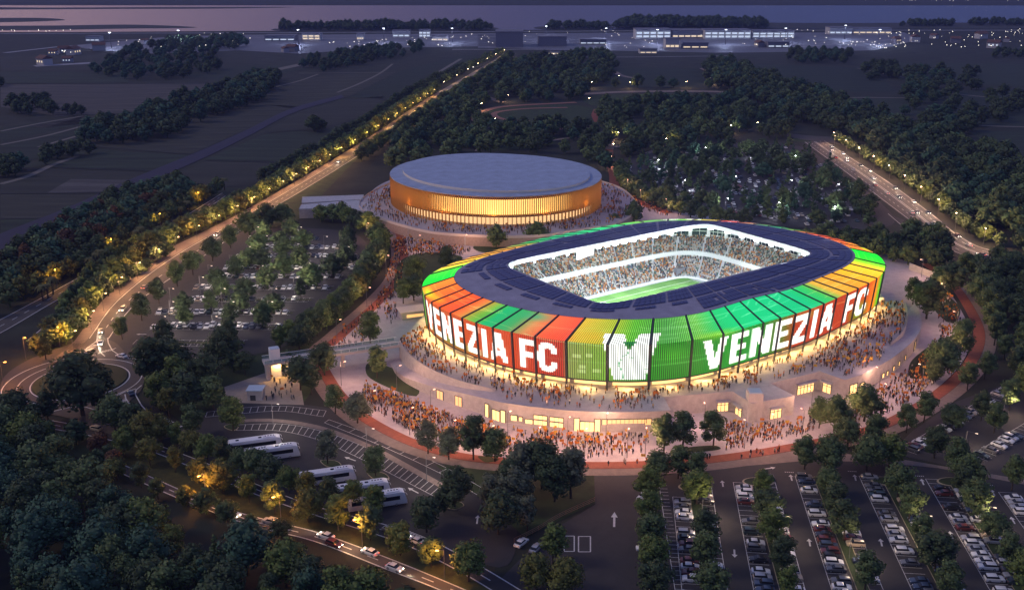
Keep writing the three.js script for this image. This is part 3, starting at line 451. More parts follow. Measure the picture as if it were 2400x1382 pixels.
// ---- roundabout
const RC = G(188, 894), RB = V(RC.x, 0, RC.z);
{
  const ring = (r0, r1, y, m, n) => struct(new THREE.Mesh(new THREE.RingGeometry(r0, r1, 72).rotateX(-Math.PI / 2).translate(RB.x, y, RB.z), m), n);
  const apron = lay('roundabout_road', smooth(onGround([[0, 925], [12, 880], [70, 842], [150, 812], [215, 792], [262, 800], [300, 832], [335, 850], [338, 880], [330, 915], [300, 948], [340, 985], [400, 1005], [440, 1010], [330, 1040], [240, 1012], [150, 978], [70, 965], [20, 950]]), 90, true), 0.19, gm.road);
  const isle = new THREE.Mesh(new THREE.CylinderGeometry(15.3, 15.6, 0.5, 60).translate(RB.x, 0.3, RB.z), gm.verge); struct(isle, 'roundabout_island');
  const line = (r, w) => part(apron, 'lane_line', new THREE.RingGeometry(r, r + w, 80).rotateX(-Math.PI / 2).translate(RB.x, 0.235, RB.z), gm.paint);
  line(15.9, 0.4); 
  const arc = (r, a0, a1, w) => part(apron, 'lane_line', ribbon(Array.from({ length: 40 }, (_, i) => { const a = (a0 + (a1 - a0) * i / 39) * D2R; return V(RB.x + r * Math.cos(a), 0, RB.z - r * Math.sin(a)); }), w, 0.235), gm.paint);

  arc(20.3, -60, 280, 0.35); arc(25, 100, 250, 0.4); arc(25, 10, 70, 0.35);
  const seg = (p, w = 0.4) => part(apron, 'lane_line', ribbon(onGround(p), w, 0.24), gm.paint);
  seg([[228, 782], [226, 800], [234, 826], [245, 836]]); seg([[251, 793], [253, 805], [262, 822], [278, 833], [300, 840], [330, 845]]); seg([[226, 800], [205, 815], [190, 832]]); seg([[331, 904], [318, 915], [316, 925], [330, 950], [348, 970]]); seg([[262, 934], [290, 920], [318, 912]]); seg([[292, 925], [294, 935], [308, 958]]); seg([[120, 966], [165, 955], [200, 955], [250, 970]]);
  // zebra crossings and hatching
  const zebra = (a, b, n, along) => { const A = G(...a), B = G(...b), d = B.clone().sub(A), t = d.clone().normalize(), s = V(...along).normalize(); const gs = []; for (let k = 0; k < n; k++) { const c = A.clone().addScaledVector(d, (k + 0.5) / n); const w = d.length() / n * 0.5; const q = [c.clone().addScaledVector(t, -w / 2).addScaledVector(s, -1.5), c.clone().addScaledVector(t, w / 2).addScaledVector(s, -1.5), c.clone().addScaledVector(t, w / 2).addScaledVector(s, 1.5), c.clone().addScaledVector(t, -w / 2).addScaledVector(s, 1.5)]; gs.push(geo(q.flatMap((p) => [p.x, 0.25, p.z]), [0, 1, 2, 0, 2, 3], [0, 0, 1, 0, 1, 1, 0, 1])); } part(apron, 'zebra_crossing', mergeGeometries(gs), gm.paint); };
  zebra([160, 834], [200, 826], 7, [0.6, 0, -0.8]); zebra([232, 827], [268, 819], 5, [0.3, 0, -1]); zebra([368, 980], [420, 1004], 10, [0.7, 0, -0.7]); zebra([284, 934], [306, 958], 7, [1, 0, 0.1]); zebra([190, 832], [222, 808], 8, [0.9, 0, 0.4]);
  zebra([348, 1038], [362, 1062], 6, [1, 0, 0.3]);
}
// ---- paved plaza, red running track and footway round it
{
  const plaza = smooth(onGround([[870, 520], [915, 560], [935, 600], [925, 650], [880, 700], [840, 742], [790, 785], [765, 830], [785, 890], [840, 955], [905, 998], [985, 1036], [1085, 1064], [1200, 1077], [1330, 1083], [1450, 1084], [1600, 1077], [1720, 1064], [1850, 1043], [1950, 1022], [2055, 993], [2140, 950], [2215, 895], [2262, 840], [2276, 785], [2252, 725], [2215, 672], [2160, 628], [2090, 600], [1900, 545], [1650, 505], [1500, 478], [1440, 440], [1330, 405], [1150, 395], [980, 405], [880, 440]]), 260, true);
  lay('plaza', plaza, 0.16, mats.paving);
  const path = smooth(onGround([[935, 545], [946, 600], [932, 655], [890, 705], [850, 742], [796, 790], [752, 832], [772, 892], [828, 960], [895, 1004], [978, 1042], [1080, 1070], [1200, 1083], [1330, 1090], [1450, 1091], [1600, 1084], [1720, 1071], [1850, 1050], [1950, 1030], [2060, 1001], [2150, 956], [2230, 900], [2280, 842], [2296, 782], [2270, 718], [2230, 664], [2170, 618]]), 200);
  struct(new THREE.Mesh(ribbon(path, 4.2, 0.2), gm.redTrack), 'running_track');
  const out = path.map((p, i) => { const a = path[Math.max(0, i - 1)], b = path[Math.min(path.length - 1, i + 1)], t = V(b.x - a.x, 0, b.z - a.z).normalize(); return p.clone().addScaledVector(V(-t.z, 0, t.x), i > 20 ? 4.2 : 4.2); });
  struct(new THREE.Mesh(ribbon(out, 4.0, 0.17), gm.footway), 'footway');
  const lawn = (p, m = gm.grass) => lay('lawn', smooth(onGround(p), 30, true), 0.24, m);
  lawn([[948, 605], [1000, 592], [1075, 600], [1040, 640], [985, 690], [935, 690], [925, 650]]); lawn([[1110, 578], [1200, 572], [1215, 582], [1130, 592]]); lawn([[865, 850], [930, 868], [980, 905], [975, 930], [900, 905], [860, 880]]); lawn([[2135, 850], [2210, 800], [2225, 840], [2190, 880], [2140, 890]]); lawn([[1600, 1053], [1680, 1046], [1690, 1053], [1610, 1060]]); lawn([[2165, 660], [2250, 720], [2230, 760], [2185, 720]]); lawn([[1120, 1070], [1170, 1078], [1140, 1085]], gm.verge);
}
// grass wedge, entrance road, coach park, car parks
lay('lawn', onGround([[1180, 1090], [1395, 1100], [1395, 1180], [1230, 1260], [1150, 1185], [1020, 1090]]), 0.12, gm.grass);
lay('lawn', onGround([[335, 800], [480, 850], [620, 830], [760, 800], [770, 860], [700, 960], [580, 945], [480, 960], [430, 990], [370, 950], [335, 905]]), 0.08, gm.grass);
lay('lawn', onGround([[90, 985], [330, 1045], [430, 1110], [300, 1120], [150, 1060], [60, 1010]]), 0.07, gm.grass);
function cutAt(p, a, b) { return p.slice(Math.floor(a * p.length), Math.floor(b * p.length)); }
const verge = lay('verge', [...frontRoad.r, ...[...mainRoad.l].reverse()], 0.09, gm.verge);
lay('verge', smooth(onGround([[100, 810], [200, 735], [340, 625], [500, 528], [640, 448], [640, 462], [500, 546], [345, 646], [235, 748], [190, 812], [140, 835]]), 80, true), 0.1, gm.verge);
lay('lawn', [...cutAt(avenue.r, 0.03, 0.34), ...onGround([[700, 515], [600, 545], [500, 610], [400, 690], [330, 750], [300, 800]])], 0.09, gm.grass);
lay('entrance_road', onGround([[1392, 1100], [1512, 1098], [1512, 1410], [1120, 1410], [1240, 1290], [1300, 1240], [1395, 1183]]), 0.13, gm.asphalt);
const coachPark = lay('coach_park', smooth(onGround([[455, 1010], [490, 962], [600, 944], [760, 955], [905, 1000], [1040, 1062], [1150, 1142], [1210, 1230], [1180, 1330], [1060, 1290], [900, 1228], [700, 1170], [560, 1115], [470, 1070]]), 120, true), 0.11, gm.asphalt);
const frontPark = lay('front_car_park', onGround([[1505, 1128], [1600, 1106], [1760, 1092], [1900, 1080], [2050, 1084], [2200, 1098], [2420, 1140], [2420, 1420], [1505, 1420]]), 0.12, gm.asphalt);
const eastPark = lay('east_car_park', onGround([[2085, 1062], [2140, 1010], [2240, 942], [2345, 905], [2420, 880], [2420, 1135], [2250, 1098]]), 0.1, gm.asphalt);
const westPark = lay('west_car_park', smooth(onGround([[240, 800], [300, 740], [380, 660], [560, 545], [690, 535], [820, 545], [870, 600], [840, 650], [720, 740], [690, 800], [600, 830], [420, 842], [300, 838]]), 120, true), 0.12, gm.asphalt);
const farPark = lay('far_car_park', smooth(onGround([[1440, 380], [1580, 350], [1760, 335], [1870, 342], [1960, 400], [2060, 470], [2085, 530], [1900, 535], [1720, 512], [1560, 480], [1460, 430]]), 100, true), 0.1, gm.asphalt);
lay('footway', onGround([[1512, 1100], [1700, 1086], [1850, 1068], [1960, 1062], [2100, 1075], [2420, 1128], [2420, 1140], [2200, 1098], [2050, 1084], [1900, 1080], [1760, 1092], [1600, 1106], [1512, 1120]]), 0.2, gm.footway);
// ================= arena =================
const AC = V(-9.79, 0, -582.4), ell = (a, b) => (f) => { const t = f - 0.754; return 1 / Math.sqrt((Math.cos(t) / a) ** 2 + (Math.sin(t) / b) ** 2); };
{
  const A = grp(); A.position.copy(AC); const R = ell(58.5, 63.1), D = ell(49.6, 58.6), N = 160, B = 5.5;
  const ring = (r, off, h, n = N) => Array.from({ length: n + 1 }, (_, i) => polar(r(i / n * Math.PI * 2) + off, i / n * Math.PI * 2, h));
  const roofM = M([0.42, 0.50, 0.66], { roughness: 0.5, map: tex.grain, rep: 30 }), gold = M([0.56, 0.27, 0.06], { roughness: 0.45 }), slab = M([0.24, 0.15, 0.10]);
  part(A, 'roof_ring', join([between(ring(R, 0.4, 21.7), ring(D, -1, 21.9)), wall(ring(R, 0.4, 0), 21.7, 21.2)]), roofM);
  part(A, 'roof_disc', sheet(ring(D, 0, 0).slice(0, N), 23.3), roofM); part(A, 'roof_rim', wall(ring(D, 0, 0), 23.3, 21.7), M([0.7, 0.66, 0.6]));
  part(A, 'lit_window_drum', wall(ring(R, -3.4, 0), 19.2, 11), glow([1, 0.60, 0.16], 1.75)); part(A, 'upper_drum', wall(ring(R, -3.2, 0), 21.5, 19.1), slab);
  part(A, 'floor_slab', join([between(ring(R, -0.4, 11), ring(R, -5, 11)), between(ring(R, -0.4, 10.2), ring(R, -5, 10.2)), wall(ring(R, -0.4, 0), 11, 10.2)]), slab);
  part(A, 'lit_window_ground_floor', wall(ring(R, -4.5, 0), 9.6, B), glow([1, 0.60, 0.26], 1.1));
  const finsUp = [], finsLow = []; for (let i = 0; i < 330; i++) { const f = i / 330 * Math.PI * 2, p = polar(R(f), f, 0); finsUp.push(box(0.9, 10.8, 0.3).rotateY(f).translate(p.x, 16.2, p.z)); if (i % 2 === 0) finsLow.push(box(0.9, 5.3, 0.34).rotateY(f).translate(p.x, B + 2.6, p.z)); }
  const sector = (list, k, n) => list.filter((_, i) => Math.floor(i / list.length * n) === k);
  for (let k = 0; k < 12; k++) { part(A, 'upper_fin_screen', join(sector(finsUp, k, 12)), gold).userData.kind = 'stuff'; part(A, 'lower_fin_screen', join(sector(finsLow, k, 12)), gold).userData.kind = 'stuff'; }
  for (let k = 0; k < 14; k++) { const f = (k + 0.5) / 14 * Math.PI * 2, l = new THREE.PointLight(0xffa63c, 55, 0, 2); l.position.copy(polar(R(f) - 1.9, f, 12.2)); l.castShadow = true; l.shadow.radius = 30; A.add(l); }
  top(shade(A), 'arena', 'round arena with blue-grey disc roof and glowing golden fin facade', 'arena');
  const P = grp(), rim = smooth(onGround([[848, 492], [905, 517], [950, 531], [1018, 546], [1138, 554], [1220, 555], [1284, 551], [1336, 543], [1428, 528], [1468, 512], [1492, 490], [1480, 462], [1440, 436], [1340, 412], [1180, 400], [1020, 405], [930, 425], [870, 452], [846, 472]], B), 120, true);
  part(P, 'deck', sheet(rim, B), mats.deck); part(P, 'deck_wall', wall([...rim, rim[0]], B, 0), M([0.46, 0.36, 0.32], { map: tex.grain, rep: 6 }));
  part(P, 'deck_edge_band', wall([...rim, rim[0]].map((p) => p.clone().sub(AC).multiplyScalar(1.004).add(AC)), B + 0.9, B - 0.5), M([0.62, 0.56, 0.54]));
  for (const px of [958, 1017, 1090]) { const q = G(px, px === 958 ? 556 : px === 1017 ? 568 : 576, 0); part(P, 'pillar', box(0.9, 5.3, 0.9, q.x, 2.65, q.z), mats.concrete); }
  top(shade(P), 'arena_podium', 'curved pale deck and wall round the golden arena', 'podium');
}
// ================= entrance ramp building west of the arena =================
{
  const g = grp(), slabM = M([0.55, 0.57, 0.62], { map: tex.grain, rep: 9 });
  const poly = (pts, h, d, n, m = slabM) => { const o = onGround(pts, h); part(g, n, sheet(o, h - d, d), m); };
  poly([[708, 461], [852, 456], [850, 468], [838, 467], [707, 475]], 6, 0.7, 'upper_roof'); poly([[700, 489], [815, 486], [862, 497], [868, 478], [836, 468], [706, 479]], 5.6, 0.6, 'lower_roof');
  const w = onGround([[700, 489], [815, 486], [862, 497]], 5.6); part(g, 'front_wall', wall(w, 5.1, 0), mats.concrete); part(g, 'side_wall', wall(onGround([[700, 489], [708, 461]], 5.6), 5.1, 0), mats.concrete); part(g, 'recess_wall', wall(onGround([[706, 479], [836, 469]], 5.6), 5.3, 0), mats.glassDark);
  top(shade(g), 'ramp_building', 'low pale building with two flat roof slabs west of the arena', 'building');
}
// ================= footbridge with lift tower, kiosk, pavilion, walls =================
{
  const g = grp(), a = G(618, 852, 6.4), b = G(936, 804, 6.8), d = b.clone().sub(a).setY(0).normalize(), n = V(-d.z, 0, d.x), len = a.distanceTo(b), yaw = Math.atan2(-d.z, d.x);
  const put = (name, geom, m, s, h, off) => { const o = part(g, name, geom, m); o.position.copy(a).addScaledVector(d, s).addScaledVector(n, off).setY(h); o.rotation.y = yaw; return o; };
  put('bridge_deck', box(len, 0.9, 5.4), mats.concrete, len / 2, 6.1, -1.6);
  const glassM = new THREE.MeshPhysicalMaterial({ color: 0xd8e6e4, transmission: 0.85, roughness: 0.08, thickness: 0 });
  for (const off of [0.95, -4.15]) { for (let s = 1.5; s < len - 1; s += 3) put('glass_balustrade', box(2.85, 1.15, 0.04), glassM, s, 7.15, off); put('handrail', box(len, 0.1, 0.12), mats.white, len / 2, 7.78, off); }
  put('lift_tower', box(3.4, 10.6, 3.2), mats.white, 4.2, 5.3, -2.6); put('lift_tower_cap', box(3.0, 0.2, 2.8), M([0.5, 0.56, 0.62]), 4.2, 10.7, -2.6);
  put('pier', box(1.2, 5.6, 4.6), mats.concrete, 1.2, 2.8, -1.6); put('pier', box(1.2, 5.6, 1.2), mats.concrete, 14, 2.8, -1.6); put('pier', box(1.2, 5.6, 1.2), mats.concrete, 28, 2.8, -1.6); put('stair_wall', box(0.5, 5.4, 8), mats.white, 8.2, 2.7, -4.5); put('stair_wall', box(9, 3.8, 0.5), mats.concrete, 13, 1.9, 0.4);
  const lamp = put('soffit_light', box(4, 0.12, 1.2), glow([1, 0.75, 0.35], 6), 4.8, 5.58, -0.2); const l = new THREE.PointLight(0xffc062, 130); l.position.copy(lamp.position).setY(5.1); l.shadow.radius = 25; l.castShadow = true; g.add(l);
  top(shade(g), 'footbridge', 'raised footbridge with glass sides and white lift tower beside the podium', 'footbridge');
  lay('small_plaza', onGround([[525, 908], [600, 882], [640, 868], [700, 880], [712, 950], [640, 948], [560, 945], [530, 940]]), 0.2, M([0.40, 0.33, 0.27], { map: tex.patch, rep: 9 }));
  const k = grp(), kp = G(598, 938); k.position.copy(kp); part(k, 'wall', box(5, 3.6, 4.2, 0, 1.8, -1.5), mats.concrete); part(k, 'roof', box(5.5, 0.3, 4.8, 0, 3.75, -1.5), M([0.42, 0.52, 0.62])); part(k, 'shutter', box(1.8, 2, 0.08, -0.6, 1.1, 0.63), mats.darkSteel); top(shade(k), 'kiosk', 'small grey kiosk with pale blue roof by the coach park', 'kiosk');
  const v = grp(), vp = G(968, 742); v.position.copy(vp); v.rotation.y = 0.35; part(v, 'wall', box(11, 3.2, 6.5, 0, 1.6, 0), mats.concrete); part(v, 'roof', box(12.4, 0.4, 8, 0, 3.4, 0), M([0.55, 0.45, 0.44])); part(v, 'lit_window_counter', box(7, 1.2, 0.1, 0, 1.6, 3.3), mats.warmSoft); top(shade(v), 'pavilion', 'small flat-roofed pavilion at the western tip of the stadium', 'pavilion');
  const rw = grp(), w = smooth(onGround([[2132, 632], [2180, 650], [2240, 668]]), 14); part(rw, 'wall_face', join([wall(w, 3.2, 0), wall(w.map((p) => V(p.x, 0, p.z - 0.5)), 3.2, 0), between(w.map((p) => V(p.x, 3.2, p.z)), w.map((p) => V(p.x, 3.2, p.z - 0.5)))]), mats.concrete); top(shade(rw), 'retaining_wall', 'long pale retaining wall between trees east of the stadium', 'wall');
  const fw = grp(), fp = smooth(onGround([[1205, 1273], [1258, 1246], [1310, 1215], [1394, 1176]]), 28); fp.forEach((p, i) => { if (i % 2 === 0) part(fw, 'post', box(0.1, 1.5, 0.1, p.x, 0.75, p.z), M([0.3, 0.16, 0.1])); }); for (const h of [0.4, 0.9, 1.4]) part(fw, 'rail', new THREE.TubeGeometry(new THREE.CatmullRomCurve3(fp.map((p) => V(p.x, h, p.z))), 30, 0.05, 5), M([0.34, 0.18, 0.12])); top(shade(fw), 'rail_fence', 'low brown rail fence along the grass beside the entrance road', 'fence');
}
// ================= lamps =================
const lampMat = M([0.12, 0.12, 0.13], { roughness: 0.5 }), headMats = {};
const poleGeo = new Map();
function lampPost(p, toward, { h = 8, color = 0xffa548, power = 120, label, group, glowK = 14, arm = 1.6, y = 0 }) {
  const g = grp(); g.position.set(p.x, y, p.z); g.rotation.y = Math.atan2(toward.x - p.x, toward.z - p.z); lampSpots.push(V(p.x + Math.sin(g.rotation.y) * arm, 0, p.z + Math.cos(g.rotation.y) * arm));
  const key = h + ':' + arm; if (!poleGeo.has(key)) poleGeo.set(key, [new THREE.CylinderGeometry(0.06, 0.11, h, 7).translate(0, h / 2, 0), box(0.08, 0.08, arm, 0, h - 0.06, arm / 2), box(0.34, 0.12, 0.75, 0, h - 0.12, arm)]);
  const [a, b, c] = poleGeo.get(key); part(g, 'pole', a, lampMat); part(g, 'arm', b, lampMat);
  const mk = color + ':' + glowK; headMats[mk] ??= (() => { const m = glow([1, 1, 1], glowK); m.emissive.set(color); return m; })();
  part(g, 'lamp_head', c, headMats[mk]);
  if (power) { const l = new THREE.PointLight(color, power); l.position.set(0, h - 0.5, arm); l.castShadow = true; l.shadow.radius = 12; g.add(l); }
  top(g, 'street_lamp', label, 'street lamp', group);
}
function lampRow(pts, toward, spacing, o, words) {
  const c = new THREE.CatmullRomCurve3(pts, false, 'centripetal'), len = c.getLength(), n = Math.floor(len / spacing), t = new THREE.CatmullRomCurve3(toward, false, 'centripetal');
  for (let i = 0; i < n; i++) lampPost(c.getPointAt((i + 0.5) / n), t.getPointAt((i + 0.5) / n), { ...o, label: `${ord(i)} street lamp ${words}` });
}
const cutRow = (pts, a, b) => pts.slice(Math.floor(a * (pts.length - 1)), Math.floor(b * (pts.length - 1)) + 1);
lampRow(cutRow(avenue.at(-0.12), 0, 0.3), cutRow(avenue.mid, 0, 0.3), 22, { power: 620, color: 0xffbe80 }, 'from the roundabout on the tree-lined avenue');
lampRow(cutRow(avenue.at(-0.2), 0.3, 0.6), cutRow(avenue.mid, 0.3, 0.6), 34, { power: 640, color: 0xffc46e }, 'up the middle stretch of the tree-lined avenue');
lampRow(cutRow(avenue.at(-0.3), 0.6, 0.99), cutRow(avenue.mid, 0.6, 0.99), 62, { power: 500, color: 0xffd9a0, h: 10, glowK: 60 }, 'on the far stretch of the avenue towards the airport');
lampRow(cutRow(highway.at(-0.1), 0.1, 0.95), cutRow(highway.mid, 0.1, 0.95), 44, { power: 300, color: 0xffb43c, h: 9, glowK: 30 }, 'from the left edge along the western highway');
lampRow(cutRow(mainRoad.at(-0.15), 0.25, 0.95), cutRow(mainRoad.mid, 0.25, 0.95), 21, { power: 300, color: 0xffa550 }, 'from the left on the front verge beside the main road');
lampRow(cutRow(rightRoad.at(-0.1), 0.02, 0.98), cutRow(rightRoad.mid, 0.02, 0.98), 30, { power: 900, color: 0xffc49a, h: 10, glowK: 50 }, 'from the far end along the eastern highway');
[[8, 905], [60, 842], [140, 815]].forEach(([x, y], i) => lampPost(G(x, y), RB, { power: 300, color: 0xffa040, h: 9, label: `${['nearest', 'middle', 'farthest'][i]} street lamp on the western side of the roundabout` }));
[[1128, 258], [1160, 296], [1190, 238], [1310, 200], [1387, 206], [1450, 190], [1476, 207], [1540, 203], [1608, 205], [1660, 196], [1675, 198], [1730, 208], [1775, 202], [1608, 262], [1712, 312], [1774, 306], [1448, 330], [1436, 358], [1432, 388], [1380, 246], [1560, 345]].forEach(([x, y], i) => lampPost(G(x, y), G(x + 10, y + 2), { power: i % 2 ? 0 : 260, h: 7, arm: 0.5, color: 0xffcf96, glowK: 90, label: `${ord(i)} small park lamp, counted from the red loop path eastwards` }));
[[1500, 478], [1560, 500], [1470, 452], [860, 560], [905, 640], [860, 720], [790, 800], [800, 905], [870, 978], [960, 1020], [1060, 1052], [1150, 1066], [1260, 1070], [1370, 1074], [1470, 1074], [1512, 1072], [1745, 1052], [1812, 1038], [1880, 1024], [1980, 1000], [2080, 962], [2160, 912], [2220, 850], [2240, 780], [2210, 710], [2160, 650], [1010, 975], [1190, 1030], [1330, 1045], [1650, 1010], [1900, 975], [2060, 920], [930, 915], [1420, 1035], [980, 590], [1090, 588]].forEach(([x, y], i) => lampPost(G(x, y), SC, { power: 290, h: 9, arm: 1.6, color: 0xffbd98, glowK: 5, label: `${ord(i)} slim plaza lamp post clockwise round the stadium forecourt` }));
[[1645, 1215], [1815, 1260], [1990, 1310], [2150, 1250], [2300, 1230], [2262, 1052], [2352, 972]].forEach(([x, y], i) => lampPost(G(x, y), G(x + 40, y + 10), { power: 160, h: 6, arm: 2.6, color: 0xffdcb8, glowK: 2, label: `${ord(i)} tall lamp post among the trees of the front car parks` }));
[[600, 567], [700, 567], [620, 588], [760, 590], [580, 615], [700, 615], [810, 615], [540, 638], [660, 638], [770, 638], [490, 662], [610, 662], [720, 662], [470, 690], [590, 690], [690, 690], [400, 718], [520, 718], [640, 718], [400, 750], [540, 750], [630, 750], [380, 786], [500, 786], [640, 1000], [860, 1060], [1000, 1130]].forEach(([x, y], i) => lampPost(G(x, y), G(x + 40, y + 10), { power: 200, h: 8.5, arm: 2.6, color: 0xffe6d0, glowK: 2, label: `${ord(i)} tall lamp post over the western car and coach parks` }));
[[1540, 400], [1650, 370], [1760, 370], [1860, 390], [1600, 450], [1720, 440], [1850, 450], [1960, 460], [1700, 495], [1820, 505], [1950, 515]].forEach(([x, y], i) => lampPost(G(x, y), G(x + 20, y + 6), { power: 300, h: 8, arm: 1.6, color: 0xeef2ff, glowK: 40, label: `${ord(i)} tall lamp post in the far car park behind the stadium` }));
// ================= trees =================
function crown(seed, { rx = 3.2, ry = 3.6, base = 2.6, lobes = 12, leaves = 1300, size = 0.5, shape = 'round', core = 0.62 }) {
  const r = rng(seed), L = [], pos = [], nor = [], col = [];
  for (let i = 0; i < lobes; i++) {
    const t = (i + 0.5) / lobes, a = i * 2.4 + r() * 0.9, yy = shape === 'cone' ? t : 0.12 + 0.8 * t + (r() - 0.5) * 0.1;
    const w = shape === 'cone' ? 1 - 0.9 * t : shape === 'oval' ? Math.sin(Math.PI * (0.16 + 0.76 * yy)) : Math.sqrt(Math.max(0.05, 1 - (2 * yy - 0.88) ** 2));
    const d = rx * w * (0.35 + 0.45 * r()) * (i > lobes - 2 ? 0.2 : 1), rad = (shape === 'cone' ? rx * (0.5 - 0.36 * t) : rx * (0.36 + 0.24 * r())) * (0.75 + 0.25 * w);
    L.push([Math.cos(a) * d, base + yy * 2 * ry, Math.sin(a) * d, rad]);
  }
  const area = L.reduce((s, l) => s + l[3] ** 2, 0), v = new THREE.Vector3(), n = new THREE.Vector3(), t1 = new THREE.Vector3(), t2 = new THREE.Vector3();
  for (const l of L) for (let k = 0, m = Math.round(leaves * l[3] ** 2 / area); k < m; k++) {
    const z = 2 * r() - 1, a = r() * 6.283, q = Math.sqrt(1 - z * z); n.set(q * Math.cos(a), z, q * Math.sin(a));
    const rr = l[3] * (0.78 + 0.36 * r()); v.set(l[0] + n.x * rr, l[1] + n.y * rr * 0.88, l[2] + n.z * rr);
    n.add(t1.set(r() - 0.5, r() - 0.3, r() - 0.5).multiplyScalar(1.3)).normalize(); t1.set(-n.z, 0.15, n.x).normalize(); t2.crossVectors(n, t1).normalize();
    const s = size * (0.6 + 0.8 * r()), g = 0.72 + 0.56 * r(), y = 0.85 + 0.3 * r();
    const P = [[-s * 0.5, 0], [0, -s * 0.36], [s * 0.62, 0], [0, s * 0.36]].map(([x, w]) => v.clone().addScaledVector(t1, x).addScaledVector(t2, w));
    for (const i of [0, 1, 2, 0, 2, 3]) { pos.push(P[i].x, P[i].y, P[i].z); nor.push(n.x, n.y, n.z); col.push(g * y, g, g * 0.9); }
  }
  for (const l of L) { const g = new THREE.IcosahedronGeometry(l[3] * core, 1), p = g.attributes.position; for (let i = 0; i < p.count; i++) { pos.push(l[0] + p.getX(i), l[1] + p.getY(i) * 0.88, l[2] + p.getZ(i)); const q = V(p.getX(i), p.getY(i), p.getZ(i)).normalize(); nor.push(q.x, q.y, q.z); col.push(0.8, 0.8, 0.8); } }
  const g = new THREE.BufferGeometry(); g.setAttribute('position', new THREE.Float32BufferAttribute(pos, 3)); g.setAttribute('normal', new THREE.Float32BufferAttribute(nor, 3)); g.setAttribute('color', new THREE.Float32BufferAttribute(col, 3)); return [g, L];
}
function trunk(seed, L, h, rad) {
  const r = rng(seed), list = [], limb = (a, b, r0, r1) => { const l = a.distanceTo(b), g = new THREE.CylinderGeometry(r1, r0, l, 6, 1).translate(0, l / 2, 0).applyQuaternion(new THREE.Quaternion().setFromUnitVectors(V(0, 1, 0), b.clone().sub(a).normalize())).translate(a.x, a.y, a.z); list.push(g); };
  const k = V((r() - 0.5) * 0.3, h * 0.55, (r() - 0.5) * 0.3), e = V((r() - 0.5) * 0.6, h, (r() - 0.5) * 0.6); limb(V(0, -0.25, 0), k, rad * 1.25, rad * 0.85); limb(k, e, rad * 0.85, rad * 0.35);
  for (const l of L.filter((_, i) => i % 2 === 0)) limb(k.clone().lerp(e, 0.15 + 0.6 * r()), V(l[0] * 0.9, l[1], l[2] * 0.9), rad * 0.42, rad * 0.14);
  return mergeGeometries(list);
}
const bark = M([0.055, 0.042, 0.032], { roughness: 0.95 });
const leafTone = { dark: [0.050, 0.080, 0.032], mid: [0.088, 0.132, 0.046], fresh: [0.110, 0.155, 0.034], gold: [0.125, 0.132, 0.026], grey: [0.112, 0.132, 0.082], blue: [0.040, 0.098, 0.058], rust: [0.110, 0.052, 0.022] };
const leafMat = Object.fromEntries(Object.entries(leafTone).map(([k, c]) => [k, (() => { const m = new THREE.MeshPhysicalMaterial({ roughness: 0.8, vertexColors: true, side: THREE.DoubleSide }); m.color.setRGB(...c); return m; })()]));
const kinds = {};
{
  const make = (name, seed, o, h, rad) => { const [g, L] = crown(seed, o); kinds[name] = { crown: g, trunk: trunk(seed + 9, L, h, rad), height: o.base + 2 * o.ry + 0.8 }; };
  make('broad_a', 11, { rx: 3.7, ry: 3.5, base: 2.6, lobes: 14, leaves: 1900, size: 0.55 }, 6.5, 0.22); make('broad_b', 23, { rx: 3.3, ry: 3.9, base: 2.4, lobes: 12, leaves: 1800, size: 0.55 }, 7, 0.2); make('broad_c', 37, { rx: 4.4, ry: 3.6, base: 2.8, lobes: 17, leaves: 2200, size: 0.58 }, 7, 0.27);
  make('tall_a', 41, { rx: 2.5, ry: 4.3, base: 2.0, lobes: 13, leaves: 1700, size: 0.5, shape: 'oval' }, 8, 0.18); make('tall_b', 53, { rx: 2.8, ry: 3.8, base: 2.2, lobes: 11, leaves: 1600, size: 0.52, shape: 'oval' }, 7, 0.18);
  make('cone', 61, { rx: 2.4, ry: 4.2, base: 1.2, lobes: 12, leaves: 1300, size: 0.5, shape: 'cone' }, 8.5, 0.17);
  const far = (name, seed, o, h, rad) => { const [g, L] = crown(seed, o), t = trunk(seed + 9, L.slice(0, 4), h, rad), n = t.attributes.position.count, b = bare(t, false); b.setAttribute('color', new THREE.Float32BufferAttribute(new Float32Array(n * 3 * 0 + b.attributes.position.count * 3).fill(0.8), 3)); kinds[name] = { whole: mergeGeometries([g, b]), height: o.base + 2 * o.ry }; };
  far('far_round', 71, { rx: 4.2, ry: 3.6, base: 2.2, lobes: 10, leaves: 420, size: 1.15 }, 6, 0.3); far('far_cone', 83, { rx: 2.7, ry: 4.3, base: 1.0, lobes: 9, leaves: 360, size: 0.9, shape: 'cone' }, 8, 0.2);
}
const trees = [];   // {p, s, kind, tone, area}
const tr = rng(404);
const AREA = {
  wood: ['in the dark foreground wood', 'trees of the foreground wood'], verge: ['in the verge between the front roads', 'verge trees'], coach: ['beside the coach park', 'coach park trees'], plaza: ['on the stadium forecourt', 'forecourt trees'], wedge: ['on the grass by the entrance road', 'trees on the grass wedge'], front: ['in the planted rows of the front car park', 'front car park trees'], east: ['around the eastern car park', 'eastern car park trees'],
  west: ['between the bays of the western car park', 'western car park trees'], round: ['on and around the roundabout', 'roundabout trees'], avenue: ['in the rows along the lit avenue', 'avenue trees'], belt: ['in the dark belt behind the avenue', 'belt trees'], edge: ['in the double row edging the plaza', 'plaza edge trees'], right: ['in the dark wood at the right edge', 'trees at the right edge'], bridge: ['on the lawn by the footbridge', 'trees by the footbridge'], hedge: ['in the hedge behind the stadium', 'hedge trees behind the stadium'], arena: ['beside the golden arena', 'trees beside the arena'], far: ['', '']
};
